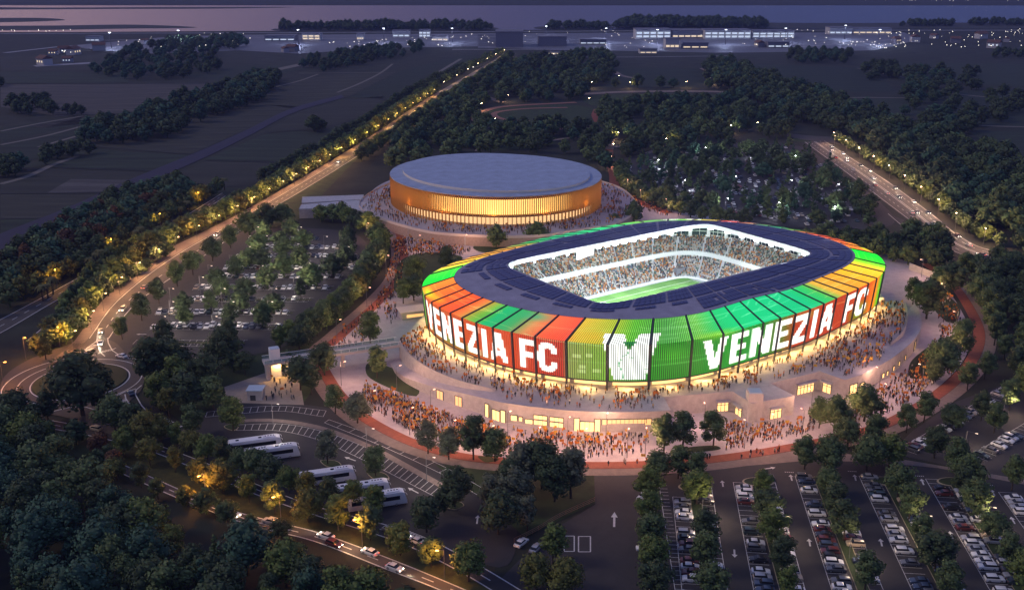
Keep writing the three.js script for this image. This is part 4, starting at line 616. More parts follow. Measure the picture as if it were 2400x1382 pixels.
function plant(px, py, hpx, area, tone, kind) { const p = G(px, py), H = 1.1 * hpx / pxPerMetre(p); kind ??= ['broad_a', 'broad_b', 'broad_c', 'tall_b'][Math.floor(tr() * 4)]; trees.push({ p, s: H / (kinds[kind].height), kind, tone, area }); }
function grove(poly, n, seed, min, area, tones, hs, ks, avoid) { const r = rng(seed); for (const p of scatter(onGround(poly), n, seed, min, avoid)) { const k = ks[Math.floor(r() * ks.length)]; trees.push({ p, s: (hs[0] + (hs[1] - hs[0]) * r()) / kinds[k].height, kind: k, tone: tones[Math.floor(r() * tones.length)], area }); } }
function rowOf(pts, spacing, seed, area, tones, hs, ks, jit = 0.8) { const r = rng(seed), c = new THREE.CatmullRomCurve3(pts, false, 'centripetal'), n = Math.max(1, Math.floor(c.getLength() / spacing)); for (let i = 0; i < n; i++) { const p = c.getPointAt((i + 0.5) / n); p.x += (r() - 0.5) * jit; p.z += (r() - 0.5) * jit; const k = ks[Math.floor(r() * ks.length)]; trees.push({ p: p.setY(0), s: (hs[0] + (hs[1] - hs[0]) * r()) / kinds[k].height, kind: k, tone: tones[Math.floor(r() * tones.length)], area }); } }
const BR = ['broad_a', 'broad_b', 'broad_c'], MIX = ['broad_a', 'broad_b', 'tall_b', 'broad_c'];
// forecourt
for (const [x, y, h, t] of [[868, 806, 78, 'mid'], [884, 888, 82, 'mid'], [926, 924, 84, 'mid'], [805, 898, 80, 'grey'], [786, 970, 70, 'mid'], [838, 992, 72, 'grey'], [792, 790, 78, 'grey'], [775, 800, 62, 'dark'], [1003, 1064, 80, 'grey'], [1052, 1078, 78, 'grey'], [1110, 1078, 112, 'dark'], [1160, 1082, 84, 'mid'], [1556, 1062, 96, 'mid'], [1600, 1054, 92, 'mid'], [1672, 1050, 90, 'mid'], [1920, 1004, 78, 'mid'], [1956, 1010, 84, 'mid'], [2026, 988, 86, 'mid'], [1986, 1046, 68, 'mid'], [2205, 884, 90, 'mid'], [2188, 900, 60, 'dark'], [2250, 838, 92, 'mid'], [2232, 768, 90, 'mid'], [2172, 748, 96, 'dark'], [2140, 714, 64, 'dark'], [2200, 696, 70, 'mid'], [2268, 915, 70, 'mid'], [2308, 890, 70, 'mid'], [2225, 690, 76, 'dark'], [945, 712, 62, 'mid'], [972, 668, 70, 'mid'], [1046, 632, 56, 'dark'], [970, 705, 60, 'dark']]) plant(x, y, h, 'plaza', t);
for (const [x, y, h, t] of [[1163, 580, 48, 'mid'], [1257, 572, 48, 'mid'], [1440, 532, 26, 'mid'], [1486, 524, 44, 'mid'], [1075, 640, 36, 'dark']]) plant(x, y, h, 'arena', t, 'broad_b');
// grass wedge and entrance road
for (const [x, y, h, t] of [[1270, 1146, 124, 'dark'], [1222, 1140, 105, 'grey'], [1338, 1168, 128, 'grey'], [1208, 1200, 110, 'grey'], [1236, 1245, 90, 'grey'], [1168, 1252, 104, 'dark'], [1300, 1176, 110, 'dark'], [1192, 1160, 90, 'dark'], [1152, 1196, 92, 'grey'], [1296, 1322, 104, 'fresh'], [1256, 1382, 90, 'gold'], [1322, 1394, 92, 'gold']]) plant(x, y, h, 'wedge', t);
for (const [x, y, h, t] of [[1540, 1126, 74, 'mid'], [1590, 1122, 84, 'mid'], [1634, 1136, 84, 'mid'], [1886, 1100, 84, 'mid'], [1940, 1106, 90, 'mid'], [2032, 1104, 90, 'mid'], [2084, 1096, 84, 'fresh']]) plant(x, y, h, 'plaza', t);
// front car park rows
rowOf(onGround([[1516, 1160], [1540, 1440]]), 10, 1, 'front', ['mid', 'mid', 'dark', 'fresh'], [9.5, 12.5], ['broad_a', 'tall_b', 'broad_b']);
rowOf(onGround([[1628, 1160], [1668, 1440]]), 9.6, 2, 'front', ['mid', 'mid', 'dark', 'fresh'], [9.5, 12.5], ['broad_a', 'tall_b', 'broad_b']);
rowOf(onGround([[1776, 1148], [1856, 1440]]), 10, 3, 'front', ['mid', 'mid', 'dark', 'fresh'], [9.5, 12.5], ['broad_a', 'tall_b', 'broad_b']);
rowOf(onGround([[1926, 1144], [2036, 1420]]), 10.2, 4, 'front', ['mid', 'mid', 'dark', 'fresh'], [9.5, 12.5], ['broad_a', 'tall_b', 'broad_b']);
rowOf(onGround([[2088, 1146], [2246, 1440]]), 10.2, 5, 'front', ['mid', 'mid', 'dark', 'fresh'], [9.5, 12.5], ['broad_a', 'tall_b', 'broad_b']);
rowOf(onGround([[2242, 1146], [2420, 1430]]), 10.4, 6, 'front', ['mid', 'mid', 'dark', 'fresh'], [9.5, 12.5], ['broad_a', 'tall_b', 'broad_b']);
for (const [x, y, h, t] of [[2050, 1040, 74, 'mid'], [2125, 1014, 70, 'mid'], [2166, 990, 78, 'mid'], [2240, 1110, 88, 'mid'], [2282, 1068, 84, 'mid'], [2190, 1074, 80, 'dark'], [2330, 1016, 78, 'mid'], [2300, 986, 74, 'dark'], [2372, 1150, 90, 'mid'], [2366, 962, 80, 'mid'], [2404, 930, 80, 'fresh'], [2268, 1140, 80, 'mid'], [2230, 1010, 66, 'dark'], [2060, 1076, 56, 'dark']]) plant(x, y, h, 'east', t);
// coach park and verges
for (const [x, y, h, t] of [[546, 1010, 82, 'fresh'], [452, 1022, 82, 'mid'], [768, 1088, 84, 'grey'], [880, 1116, 76, 'mid'], [1066, 1188, 96, 'dark'], [1000, 1248, 92, 'dark'], [1040, 1200, 50, 'dark']]) plant(x, y, h, 'coach', t);
rowOf(cutRow(frontRoad.at(-0.35), 0.16, 0.72), 6.6, 7, 'coach', ['gold', 'mid', 'dark', 'fresh'], [8.5, 10.5], MIX, 1.6);
rowOf(verge ? cutRow(frontRoad.r.map((p, i) => p.clone().lerp(mainRoad.l[i], 0.5)), 0.12, 0.95) : [], 9.5, 8, 'verge', ['gold', 'gold', 'fresh', 'mid'], [8.5, 11], MIX, 2);
// foreground wood
rowOf(cutRow(mainRoad.at(1.7), 0.02, 0.62), 8, 23, 'wood', ['gold', 'dark', 'mid', 'dark'], [5.5, 8.5], ['broad_b', 'tall_b', 'broad_a'], 2.5);
grove([[-60, 1020], [60, 1050], [150, 1120], [250, 1195], [330, 1240], [450, 1292], [590, 1348], [720, 1388], [860, 1440], [960, 1490], [960, 1620], [-60, 1620]], 88, 21, 5.4, 'wood', ['blue', 'blue', 'dark', 'mid', 'fresh', 'dark'], [8.5, 16], ['broad_a', 'broad_c', 'broad_b', 'broad_c', 'cone']);
grove([[-60, 960], [60, 985], [200, 1050], [330, 1110], [300, 1140], [150, 1090], [0, 1020]], 14, 22, 7, 'wood', ['dark', 'blue', 'rust'], [7, 10], ['cone', 'broad_a', 'broad_b']);
// roundabout
for (const [x, y, h, t] of [[193, 974, 150, 'dark'], [230, 964, 112, 'dark'], [113, 992, 84, 'dark'], [40, 1006, 96, 'dark'], [78, 1012, 70, 'dark'], [355, 905, 120, 'dark'], [400, 890, 100, 'dark'], [420, 930, 100, 'fresh'], [376, 962, 92, 'fresh'], [440, 960, 90, 'dark'], [395, 975, 72, 'gold'], [350, 860, 70, 'dark'], [315, 1030, 92, 'dark'], [270, 1010, 88, 'mid'], [286, 796, 56, 'mid'], [345, 1052, 92, 'gold']]) plant(x, y, h, 'round', t);
// footbridge lawn
for (const [x, y, h, t] of [[526, 858, 92, 'dark'], [490, 905, 84, 'dark'], [574, 880, 60, 'dark'], [548, 872, 40, 'dark'], [500, 960, 84, 'mid'], [704, 915, 84, 'dark'], [730, 925, 76, 'dark'], [676, 870, 50, 'dark'], [760, 880, 80, 'dark'], [452, 905, 60, 'dark']]) plant(x, y, h, 'bridge', t);
// western car park
for (const [y, x0, x1, n] of [[559, 590, 740, 2], [581, 605, 830, 3], [602, 560, 835, 3], [629, 530, 838, 4], [650, 505, 800, 3], [676, 460, 775, 3], [703, 448, 725, 3], [734, 375, 680, 4], [767, 360, 660, 3], [804, 345, 560, 2]]) for (let k = 0; k < n; k++) { const kd = ['tall_a', 'tall_b', 'broad_b', 'broad_a'][Math.floor(tr() * 4)]; trees.push({ p: G(x0 + (x1 - x0) * (k + 0.15 + 0.7 * tr()) / n, y), s: (8.5 + 3 * tr()) / kinds[kd].height, kind: kd, tone: ['mid', 'dark', 'dark', 'mid'][Math.floor(tr() * 4)], area: 'west' }); }
rowOf(onGround([[640, 826], [700, 800], [770, 752], [830, 698], [872, 640], [892, 600], [884, 566], [850, 540], [800, 522], [740, 518]]), 6.4, 41, 'edge', ['mid', 'dark', 'fresh'], [9, 11.5], MIX); rowOf(onGround([[690, 830], [750, 785], [810, 730], [858, 668], [880, 620]]), 7.4, 42, 'edge', ['dark', 'mid', 'gold'], [9, 11.5], MIX);
for (const [x, y, h] of [[332, 752, 64], [372, 712, 62], [415, 672, 62], [452, 645, 58], [498, 612, 56], [540, 582, 54], [585, 552, 50], [625, 534, 46], [660, 524, 44]]) plant(x, y, h, 'west', tr() < 0.5 ? 'mid' : 'dark');
// avenue rows and the dark belts beside the western highway
rowOf(cutRow(avenue.at(-0.75), 0, 0.62), 8.5, 51, 'avenue', ['fresh', 'gold', 'fresh', 'mid'], [9, 11.5], MIX, 1.5); rowOf(cutRow(avenue.at(-1.5), 0, 0.6), 8.5, 52, 'belt', ['mid', 'dark', 'fresh'], [7, 9], MIX, 2);
rowOf(cutRow(avenue.at(1.9), 0.3, 0.95), 13, 54, 'far', ['dark', 'mid', 'fresh'], [9, 12], ['far_round'], 3); rowOf(cutRow(avenue.at(-1.6), 0.6, 0.99), 14, 55, 'far', ['dark', 'mid'], [8, 11], ['far_round'], 2); rowOf(cutRow(avenue.at(-2.6), 0.25, 0.8), 11, 56, 'far', ['dark'], [8, 11], ['far_round'], 2);
rowOf(cutRow(highwayB.at(1.8), 0, 1), 9.5, 58, 'belt', ['mid', 'dark', 'fresh'], [6, 8], MIX, 2);
rowOf(highway.at(-0.55), 11, 59, 'far', ['mid', 'gold', 'dark'], [8, 10], ['far_round'], 2);
const farWoods = (poly, n, seed, tones, hs, k = ['far_round'], min = 5, avoid) => grove(poly, n, seed, min, 'far', tones, hs, k, avoid);
farWoods([[-40, 660], [0, 640], [100, 560], [290, 470], [420, 440], [450, 470], [360, 520], [250, 580], [120, 650], [-40, 730]], 120, 60, ['dark', 'blue', 'dark', 'mid', 'dark', 'blue', 'rust'], [9, 13]);
// far left woods and hedgerows
farWoods([[215, 162], [300, 118], [420, 96], [575, 94], [580, 114], [500, 128], [520, 168], [400, 190], [300, 192], [220, 176]], 150, 61, ['dark', 'blue'], [10, 15], ['far_round'], 9); farWoods([[190, 345], [205, 305], [300, 285], [420, 244], [500, 222], [600, 182], [655, 188], [620, 236], [480, 282], [400, 322], [250, 348]], 150, 62, ['dark', 'blue'], [10, 16], ['far_round'], 7); farWoods([[705, 166], [720, 142], [850, 116], [985, 106], [990, 122], [880, 150], [760, 170]], 90, 63, ['dark', 'blue'], [9, 13], ['far_round'], 9);
farWoods([[20, 275], [30, 250], [120, 240], [130, 270]], 14, 64, ['dark'], [10, 15], ['far_round'], 6); farWoods([[150, 268], [190, 262], [192, 272], [150, 276]], 4, 65, ['dark'], [8, 10]); farWoods([[-20, 420], [0, 390], [60, 395], [60, 418]], 9, 66, ['dark', 'blue'], [9, 13]); farWoods([[70, 388], [170, 352], [214, 345], [215, 365], [110, 400]], 8, 67, ['dark'], [9, 13]); farWoods([[-20, 210], [0, 195], [8, 205]], 3, 68, ['dark'], [10, 12]);
farWoods([[275, 500], [330, 470], [370, 490], [300, 520]], 8, 69, ['dark', 'blue'], [10, 14]); farWoods([[730, 300], [760, 290], [770, 310], [735, 318]], 4, 70, ['dark'], [9, 12]);
// park beyond the arena, keeping its meadows open
const open = [[[1115, 258], [1180, 244], [1350, 236], [1410, 250], [1400, 300], [1250, 306], [1125, 298]], [[1375, 208], [1740, 208], [1730, 240], [1500, 244], [1375, 236]], [[1430, 158], [1650, 158], [1660, 204], [1420, 205]], [[1415, 330], [1452, 330], [1460, 420], [1425, 400]], [[1850, 306], [1990, 312], [1980, 356], [1870, 345]]].map((p) => onGround(p)), keep = (p) => open.some((o) => inside(p, o)) || (Math.hypot(p.x - AC.x, p.z - AC.z) < 78);
farWoods([[940, 330], [1000, 280], [1060, 225], [1120, 190], [1190, 150], [1300, 136], [1430, 132], [1440, 165], [1640, 156], [1740, 205], [1790, 260], [1880, 300], [1850, 335], [1700, 332], [1580, 345], [1450, 375], [1420, 400], [1200, 360], [1000, 400], [900, 400], [860, 360]], 560, 71, ['dark', 'mid', 'dark', 'mid', 'blue'], [9, 15], ['far_round'], 6, keep);
farWoods([[1400, 160], [1440, 140], [1450, 150], [1420, 200]], 12, 72, ['dark'], [9, 13]);
farWoods([[1445, 385], [1580, 352], [1760, 338], [1870, 345], [1950, 400], [2050, 470], [2080, 528], [1900, 532], [1720, 508], [1560, 478], [1470, 430]], 165, 73, ['blue', 'dark', 'mid'], [8, 12], ['far_cone', 'far_cone', 'far_round'], 6.5);
rowOf(onGround([[1448, 400], [1462, 440], [1520, 478], [1600, 505], [1680, 522], [1760, 530]]), 8, 74, 'far', ['mid', 'fresh', 'dark'], [7, 9], ['far_round']); rowOf(onGround([[1455, 395], [1480, 440], [1540, 472], [1640, 500]]), 9, 75, 'far', ['mid', 'dark'], [7, 9], ['far_round']);
// right-hand woods
farWoods([[1640, 162], [1700, 148], [1800, 190], [1950, 240], [2080, 295], [2200, 335], [2440, 410], [2440, 575], [2340, 556], [2230, 492], [2110, 402], [2010, 330], [1930, 305], [1850, 280], [1760, 232]], 420, 76, ['dark', 'blue', 'mid', 'dark'], [10, 16], ['far_round'], 6); farWoods([[1830, 140], [1850, 120], [1990, 122], [2000, 150], [1900, 152]], 50, 77, ['dark', 'blue'], [9, 13], ['far_round'], 9); farWoods([[2030, 190], [2020, 160], [2100, 155], [2110, 185]], 22, 78, ['dark'], [10, 14], ['far_round'], 7); farWoods([[2120, 270], [2120, 175], [2210, 165], [2230, 210], [2310, 300], [2230, 330]], 70, 79, ['dark', 'blue'], [10, 15], ['far_round'], 7); farWoods([[2250, 215], [2270, 160], [2290, 165], [2300, 215]], 7, 80, ['dark'], [10, 14]); farWoods([[2330, 290], [2320, 230], [2380, 225], [2400, 280]], 14, 81, ['dark'], [11, 15]); farWoods([[2330, 125], [2420, 120], [2420, 140], [2330, 140]], 16, 82, ['dark'], [9, 12], ['far_round'], 9);
rowOf(rightRoad.at(-0.45), 10, 83, 'far', ['fresh', 'mid', 'dark'], [7, 10], ['far_round'], 2);
grove([[2250, 650], [2430, 620], [2430, 900], [2345, 870], [2318, 780], [2285, 700]], 42, 84, 6.5, 'right', ['dark', 'dark', 'mid'], [10, 14], MIX); grove([[1850, 566], [1960, 560], [2080, 570], [2150, 610], [2120, 628], [2040, 600]], 26, 85, 6, 'hedge', ['dark', 'mid'], [7, 10], MIX, (p) => p.clone().sub(SC).length() < rCrease(Math.atan2(-(p.z - SC.z), p.x - SC.x)) + 8); grove([[2110, 560], [2190, 560], [2230, 610], [2260, 640], [2180, 632]], 12, 86, 6, 'hedge', ['dark', 'mid'], [8, 11], MIX);
// the lagoon islands' tree lines
farWoods([[640, 72], [680, 66], [1150, 66], [1150, 72]], 130, 87, ['dark'], [12, 20], ['far_round'], 6); farWoods([[1268, 68], [1300, 64], [1420, 64], [1430, 69]], 45, 88, ['dark'], [11, 17], ['far_round'], 6); farWoods([[1430, 67], [1480, 60], [1780, 60], [1800, 67]], 150, 89, ['dark'], [14, 24], ['far_round'], 6); farWoods([[2110, 62], [2120, 58], [2230, 58], [2235, 62]], 40, 90, ['dark'], [10, 15], ['far_round'], 6); farWoods([[2270, 60], [2280, 55], [2440, 55], [2440, 60]], 50, 91, ['dark'], [10, 15], ['far_round'], 6);

// no crown swallows a lamp
for (let i = trees.length - 1; i >= 0; i--) if (lampSpots.some((l) => Math.hypot(l.x - trees[i].p.x, l.z - trees[i].p.z) < 4.3 * Math.max(0.8, trees[i].s))) trees.splice(i, 1);
// the 290 that show largest become things; the rest are one mass per crown type
{
  const size = (t) => t.s * kinds[t.kind].height * pxPerMetre(t.p);
  const cand = trees.filter((t) => t.area !== 'far' && onPhoto(t.p)[0] > -60 && onPhoto(t.p)[0] < 2460 && onPhoto(t.p.clone().setY(10))[1] < 1400).sort((a, b) => size(b) - size(a)), near = new Set(cand.slice(0, 290));
  const byArea = {}; for (const t of near) (byArea[t.area] ??= []).push(t);
  const r = rng(9), word = { dark: 'dark green', mid: 'green', fresh: 'bright green', gold: 'yellow-green', grey: 'grey-green', blue: 'deep blue-green', rust: 'rust brown' };
  for (const [area, list] of Object.entries(byArea)) {
    list.sort((a, b) => onPhoto(a.p)[0] - onPhoto(b.p)[0]);
    list.forEach((t, i) => {
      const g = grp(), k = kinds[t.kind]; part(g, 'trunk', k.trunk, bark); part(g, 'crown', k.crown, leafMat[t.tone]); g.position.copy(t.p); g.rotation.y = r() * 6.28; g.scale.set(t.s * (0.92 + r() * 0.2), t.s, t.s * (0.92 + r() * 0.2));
      const type = t.kind === 'cone' ? 'conical' : t.kind.startsWith('tall') ? 'slender' : 'rounded';
      top(g, t.kind === 'cone' ? 'conifer_tree' : 'broadleaf_tree', `${word[t.tone]} ${type} tree, ${ord(i)} from left ${AREA[area][0]}`, 'tree', AREA[area][1]);
    });
  }
  const mass = {}; for (const t of trees) if (!near.has(t)) { const k = t.kind === 'cone' || t.kind === 'far_cone' ? 'far_cone' : 'far_round'; (mass[k] ??= []).push(t); }
  for (const [k, list] of Object.entries(mass)) {
    const m = new THREE.MeshPhysicalMaterial({ roughness: 0.85, vertexColors: true, side: THREE.DoubleSide }), im = new THREE.InstancedMesh(kinds[k].whole, m, list.length), o = new THREE.Object3D(), c = new THREE.Color();
    list.forEach((t, i) => { o.position.copy(t.p); o.rotation.y = r() * 6.28; const s = t.s * kinds[t.kind].height / kinds[k].height; o.scale.set(s * (0.85 + r() * 0.4), s * (0.9 + r() * 0.25), s * (0.85 + r() * 0.4)); o.updateMatrix(); im.setMatrixAt(i, o.matrix); const T = leafTone[t.tone], b = 0.8 + r() * 0.4; im.setColorAt(i, c.setRGB(T[0] * b, T[1] * b, T[2] * b)); });
    im.castShadow = im.receiveShadow = true; stuff(im, k === 'far_cone' ? 'car_park_conifers' : 'distant_woodland', k === 'far_cone' ? 'pointed dark trees over the far car park' : 'dark woods and tree belts in the distance');
  }
  // palms along the western highway, lit from the lamps
  const frond = (() => { const pos = [], idx = []; for (let f = 0; f < 15; f++) { const a = f * 2.4, s = pos.length / 3, tilt = 0.5 + (f % 3) * 0.35; for (let i = 0; i <= 6; i++) { const t = i / 6, d = 2.6 * t, y = 5.6 + tilt * 1.6 * t - 2.7 * t * t, w = 0.42 * Math.sin(Math.PI * (0.15 + 0.85 * t)) + 0.03, x = Math.cos(a), z = Math.sin(a); pos.push(x * d - z * w, y - 0.12, z * d + x * w, x * d, y, z * d, x * d + z * w, y - 0.12, z * d - x * w); if (i) { const q = s + (i - 1) * 3; idx.push(q, q + 1, q + 3, q + 1, q + 4, q + 3, q + 1, q + 2, q + 4, q + 2, q + 5, q + 4); } } } return geo(pos, idx); })(), stem = new THREE.CylinderGeometry(0.16, 0.26, 5.7, 7).translate(0, 2.85, 0);
  const leafM = M([0.10, 0.10, 0.022], { roughness: 0.75 });
  [[112, 700], [100, 706], [124, 690], [212, 636], [226, 628], [238, 622], [252, 616], [320, 572], [332, 566], [424, 512], [440, 500], [526, 446]].forEach(([x, y], i) => { const g = grp(); g.position.copy(G(x, y)); g.rotation.y = i; g.scale.setScalar(1.15 + 0.1 * (i % 3)); part(g, 'trunk', stem, bark); part(g, 'crown', frond, leafM); top(g, 'palm_tree', `lit palm tree, ${ord(i)} from the left along the western highway`, 'palm tree', 'highway palms'); });
}
// ================= vehicles =================
const profile = (pts, w, bevel) => { const g = new THREE.ExtrudeGeometry(new THREE.Shape(pts.map(([x, y]) => new THREE.Vector2(x, y))), { depth: w - 2 * bevel, bevelEnabled: bevel > 0, bevelThickness: bevel, bevelSize: bevel * 0.8, bevelSegments: 2, curveSegments: 4 }); g.translate(0, 0, -(w - 2 * bevel) / 2); return toCreasedNormals(bare(g, false), 0.6); };
const carShapes = {
  saloon: { body: profile([[-2.2, 0.3], [-2.25, 0.62], [-2.12, 0.86], [-1.5, 0.93], [1.0, 0.91], [1.9, 0.78], [2.2, 0.62], [2.22, 0.32], [1.9, 0.24], [-1.9, 0.24]], 1.8, 0.07), glass: profile([[-1.82, 0.9], [-1.2, 1.34], [0.3, 1.38], [1.12, 0.9]], 1.56, 0.05), roof: profile([[-1.22, 1.36], [-0.95, 1.44], [0.15, 1.46], [0.34, 1.4]], 1.44, 0.03) },
  estate: { body: profile([[-2.2, 0.34], [-2.24, 0.78], [-2.1, 1.0], [1.0, 1.0], [1.85, 0.92], [2.16, 0.76], [2.2, 0.36], [1.9, 0.28], [-1.9, 0.28]], 1.86, 0.08), glass: profile([[-2.12, 0.98], [-1.86, 1.52], [0.4, 1.56], [1.1, 0.98]], 1.62, 0.05), roof: profile([[-1.9, 1.54], [-1.7, 1.62], [0.2, 1.65], [0.44, 1.58]], 1.5, 0.03) },
};
const wheelGeo = new THREE.CylinderGeometry(0.33, 0.33, 0.22, 14).rotateX(Math.PI / 2), hubGeo = new THREE.CylinderGeometry(0.2, 0.2, 0.24, 10).rotateX(Math.PI / 2), headGeo = box(0.1, 0.14, 0.36), tailGeo = box(0.08, 0.16, 0.34);
const paintMat = Object.fromEntries(Object.entries({ white: [0.78, 0.78, 0.76], silver: [0.45, 0.46, 0.48], grey: [0.16, 0.165, 0.175], black: [0.018, 0.018, 0.022], blue: [0.045, 0.07, 0.12], red: [0.12, 0.03, 0.03], beige: [0.42, 0.34, 0.25], green: [0.03, 0.055, 0.06] }).map(([k, c]) => { const m = new THREE.MeshPhysicalMaterial({ roughness: 0.35, clearcoat: 0.7, clearcoatRoughness: 0.15, metalness: k === 'silver' || k === 'grey' ? 0.4 : 0 }); m.color.setRGB(...c); return [k, m]; }));
const carM = { glass: M([0.018, 0.02, 0.025], { roughness: 0.08 }), tyre: M([0.02, 0.02, 0.02]), hub: M([0.4, 0.4, 0.42], { roughness: 0.3, metalness: 0.6 }), lens: M([0.7, 0.7, 0.7], { roughness: 0.2 }), tail: M([0.3, 0.02, 0.02], { roughness: 0.3 }), headOn: glow([1, 0.94, 0.8], 25), tailOn: glow([1, 0.08, 0.04], 6) };
const cars = [];   // {p, yaw, color, shape, label, group, full, lit}
const cr = rng(88), COL = ['white', 'white', 'white', 'white', 'silver', 'silver', 'grey', 'black', 'blue', 'beige', 'red', 'green', 'white', 'grey'];
const SHP = ['saloon', 'estate', 'saloon'];
function buildCar(c) {
  const g = grp(), s = carShapes[c.shape]; g.position.copy(c.p); g.rotation.y = c.yaw;
  part(g, 'body', s.body, paintMat[c.color]); part(g, 'windows', s.glass, carM.glass); part(g, 'roof_panel', s.roof, paintMat[c.color]);
  if (c.full) {
    for (const x of [-1.35, 1.38]) for (const z of [-0.82, 0.82]) { const w = part(g, 'wheel', wheelGeo, carM.tyre); w.position.set(x, 0.33, z); part(w, 'hub', hubGeo, carM.hub); }
    for (const z of [-0.62, 0.62]) { part(g, 'headlight', headGeo, c.lit ? carM.headOn : carM.lens).position.set(2.2, 0.66, z); part(g, 'tail_light', tailGeo, c.lit ? carM.tailOn : carM.tail).position.set(-2.23, 0.74, z); }
  }
  top(g, 'parked_car', c.label, 'car', c.group);
  if (c.lit) { g.name = numbered('moving_car'); const l = new THREE.SpotLight(0xfff0d0, 160, 0, 0.5, 0.6); l.position.set(2.45, 0.7, 0); l.target.position.set(14, -0.4, 0); l.castShadow = true; g.add(l, l.target); }
}
const nearTree = (p, d) => trees.some((t) => t.area !== 'far' && Math.abs(t.p.x - p.x) < d && Math.abs(t.p.z - p.z) < d);
// a row of bays along a line; depth to one side; cars nose in
function bayRow(owner, a, b, side, depth, step, fill, words, group, o = {}) {
  const A = G(...a), B = G(...b), d = B.clone().sub(A).normalize(), n = V(d.z, 0, -d.x).multiplyScalar(side), len = A.distanceTo(B), k = Math.floor(len / step), gs = [ribbon([A, B], 0.16, 0.16)];
  let idx = 0;
  for (let i = 0; i <= k; i++) {
    const q = A.clone().addScaledVector(d, i * step); gs.push(ribbon([q, q.clone().addScaledVector(n, depth)], 0.14, 0.165));
    if (i < k && fill && cr() < (typeof fill === 'function' ? fill(i / k) : fill)) {
      const p = q.clone().addScaledVector(d, step / 2 + (cr() - 0.5) * 0.2).addScaledVector(n, depth / 2 + (cr() - 0.5) * 0.4).setY(0.15); if (o.clear && nearTree(p, o.clear)) continue;
      const color = COL[Math.floor(cr() * COL.length)]; cars.push({ p, yaw: Math.atan2(-n.z, n.x) + (cr() < 0.45 ? Math.PI : 0) + (cr() - 0.5) * 0.05, color, shape: SHP[Math.floor(cr() * 3)], label: `${color} car, ${ord(idx++)} along ${words}`, group });
    }
  }
  part(owner, 'bay_marking', mergeGeometries(gs), gm.paint);
}
const FR = 'cars parked in the front car park', rowsF = [[[1577, 1165], [1602, 1420], 1, 0.72], [[1668, 1143], [1712, 1420], -1, 0.3], [[1719, 1131], [1774, 1420], 1, 0.66], [[1815, 1123], [1898, 1420], -1, 0.72], [[1864, 1116], [1962, 1420], 1, 0.72], [[1969, 1135], [2086, 1420], -1, 0.66], [[2014, 1116], [2155, 1420], 1, 0.62], [[2130, 1150], [2282, 1420], -1, 0.6], [[2170, 1123], [2342, 1420], 1, 0.6], [[2262, 1130], [2430, 1400], -1, 0.5], [[2341, 1154], [2430, 1280], 1, 0.7]];
rowsF.forEach(([a, b, s, f], i) => bayRow(frontPark, a, b, s, 4.9, 2.55, f, `the ${ord(i)} parking row of the front car park`, FR));
bayRow(frontPark, [1545, 1138], [1588, 1420], 1, 2.2, 1.9, 0, '', '');
bayRow(eastPark, [2112, 1052], [2348, 908], -1, 5, 2.6, 0.55, 'the near row of the eastern car park', 'cars parked in the eastern car park'); bayRow(eastPark, [2277, 1067], [2420, 982], -1, 5, 2.6, 0.6, 'the outer row of the eastern car park', 'cars parked in the eastern car park');
[[556, 585, 745], [563, 580, 745], [577, 600, 830], [585, 590, 835], [598, 560, 835], [606, 550, 838], [624, 535, 842], [633, 520, 838], [645, 500, 805], [654, 490, 800], [671, 458, 782], [680, 450, 775], [698, 445, 735], [708, 440, 720], [728, 370, 690], [739, 362, 680], [760, 358, 672], [773, 350, 660], [797, 320, 580], [812, 330, 560]].forEach(([y, x0, x1], i) => bayRow(westPark, [x0, y], [x1, y], i % 2 ? 1 : -1, 4.6, 2.6, i > 17 ? 0 : 0.72, `the ${ord(i)} row from the back of the western car park`, 'cars parked in the western car park', { clear: 0.9 }));
[[2010, 420], [1560, 366]].forEach(() => 0);
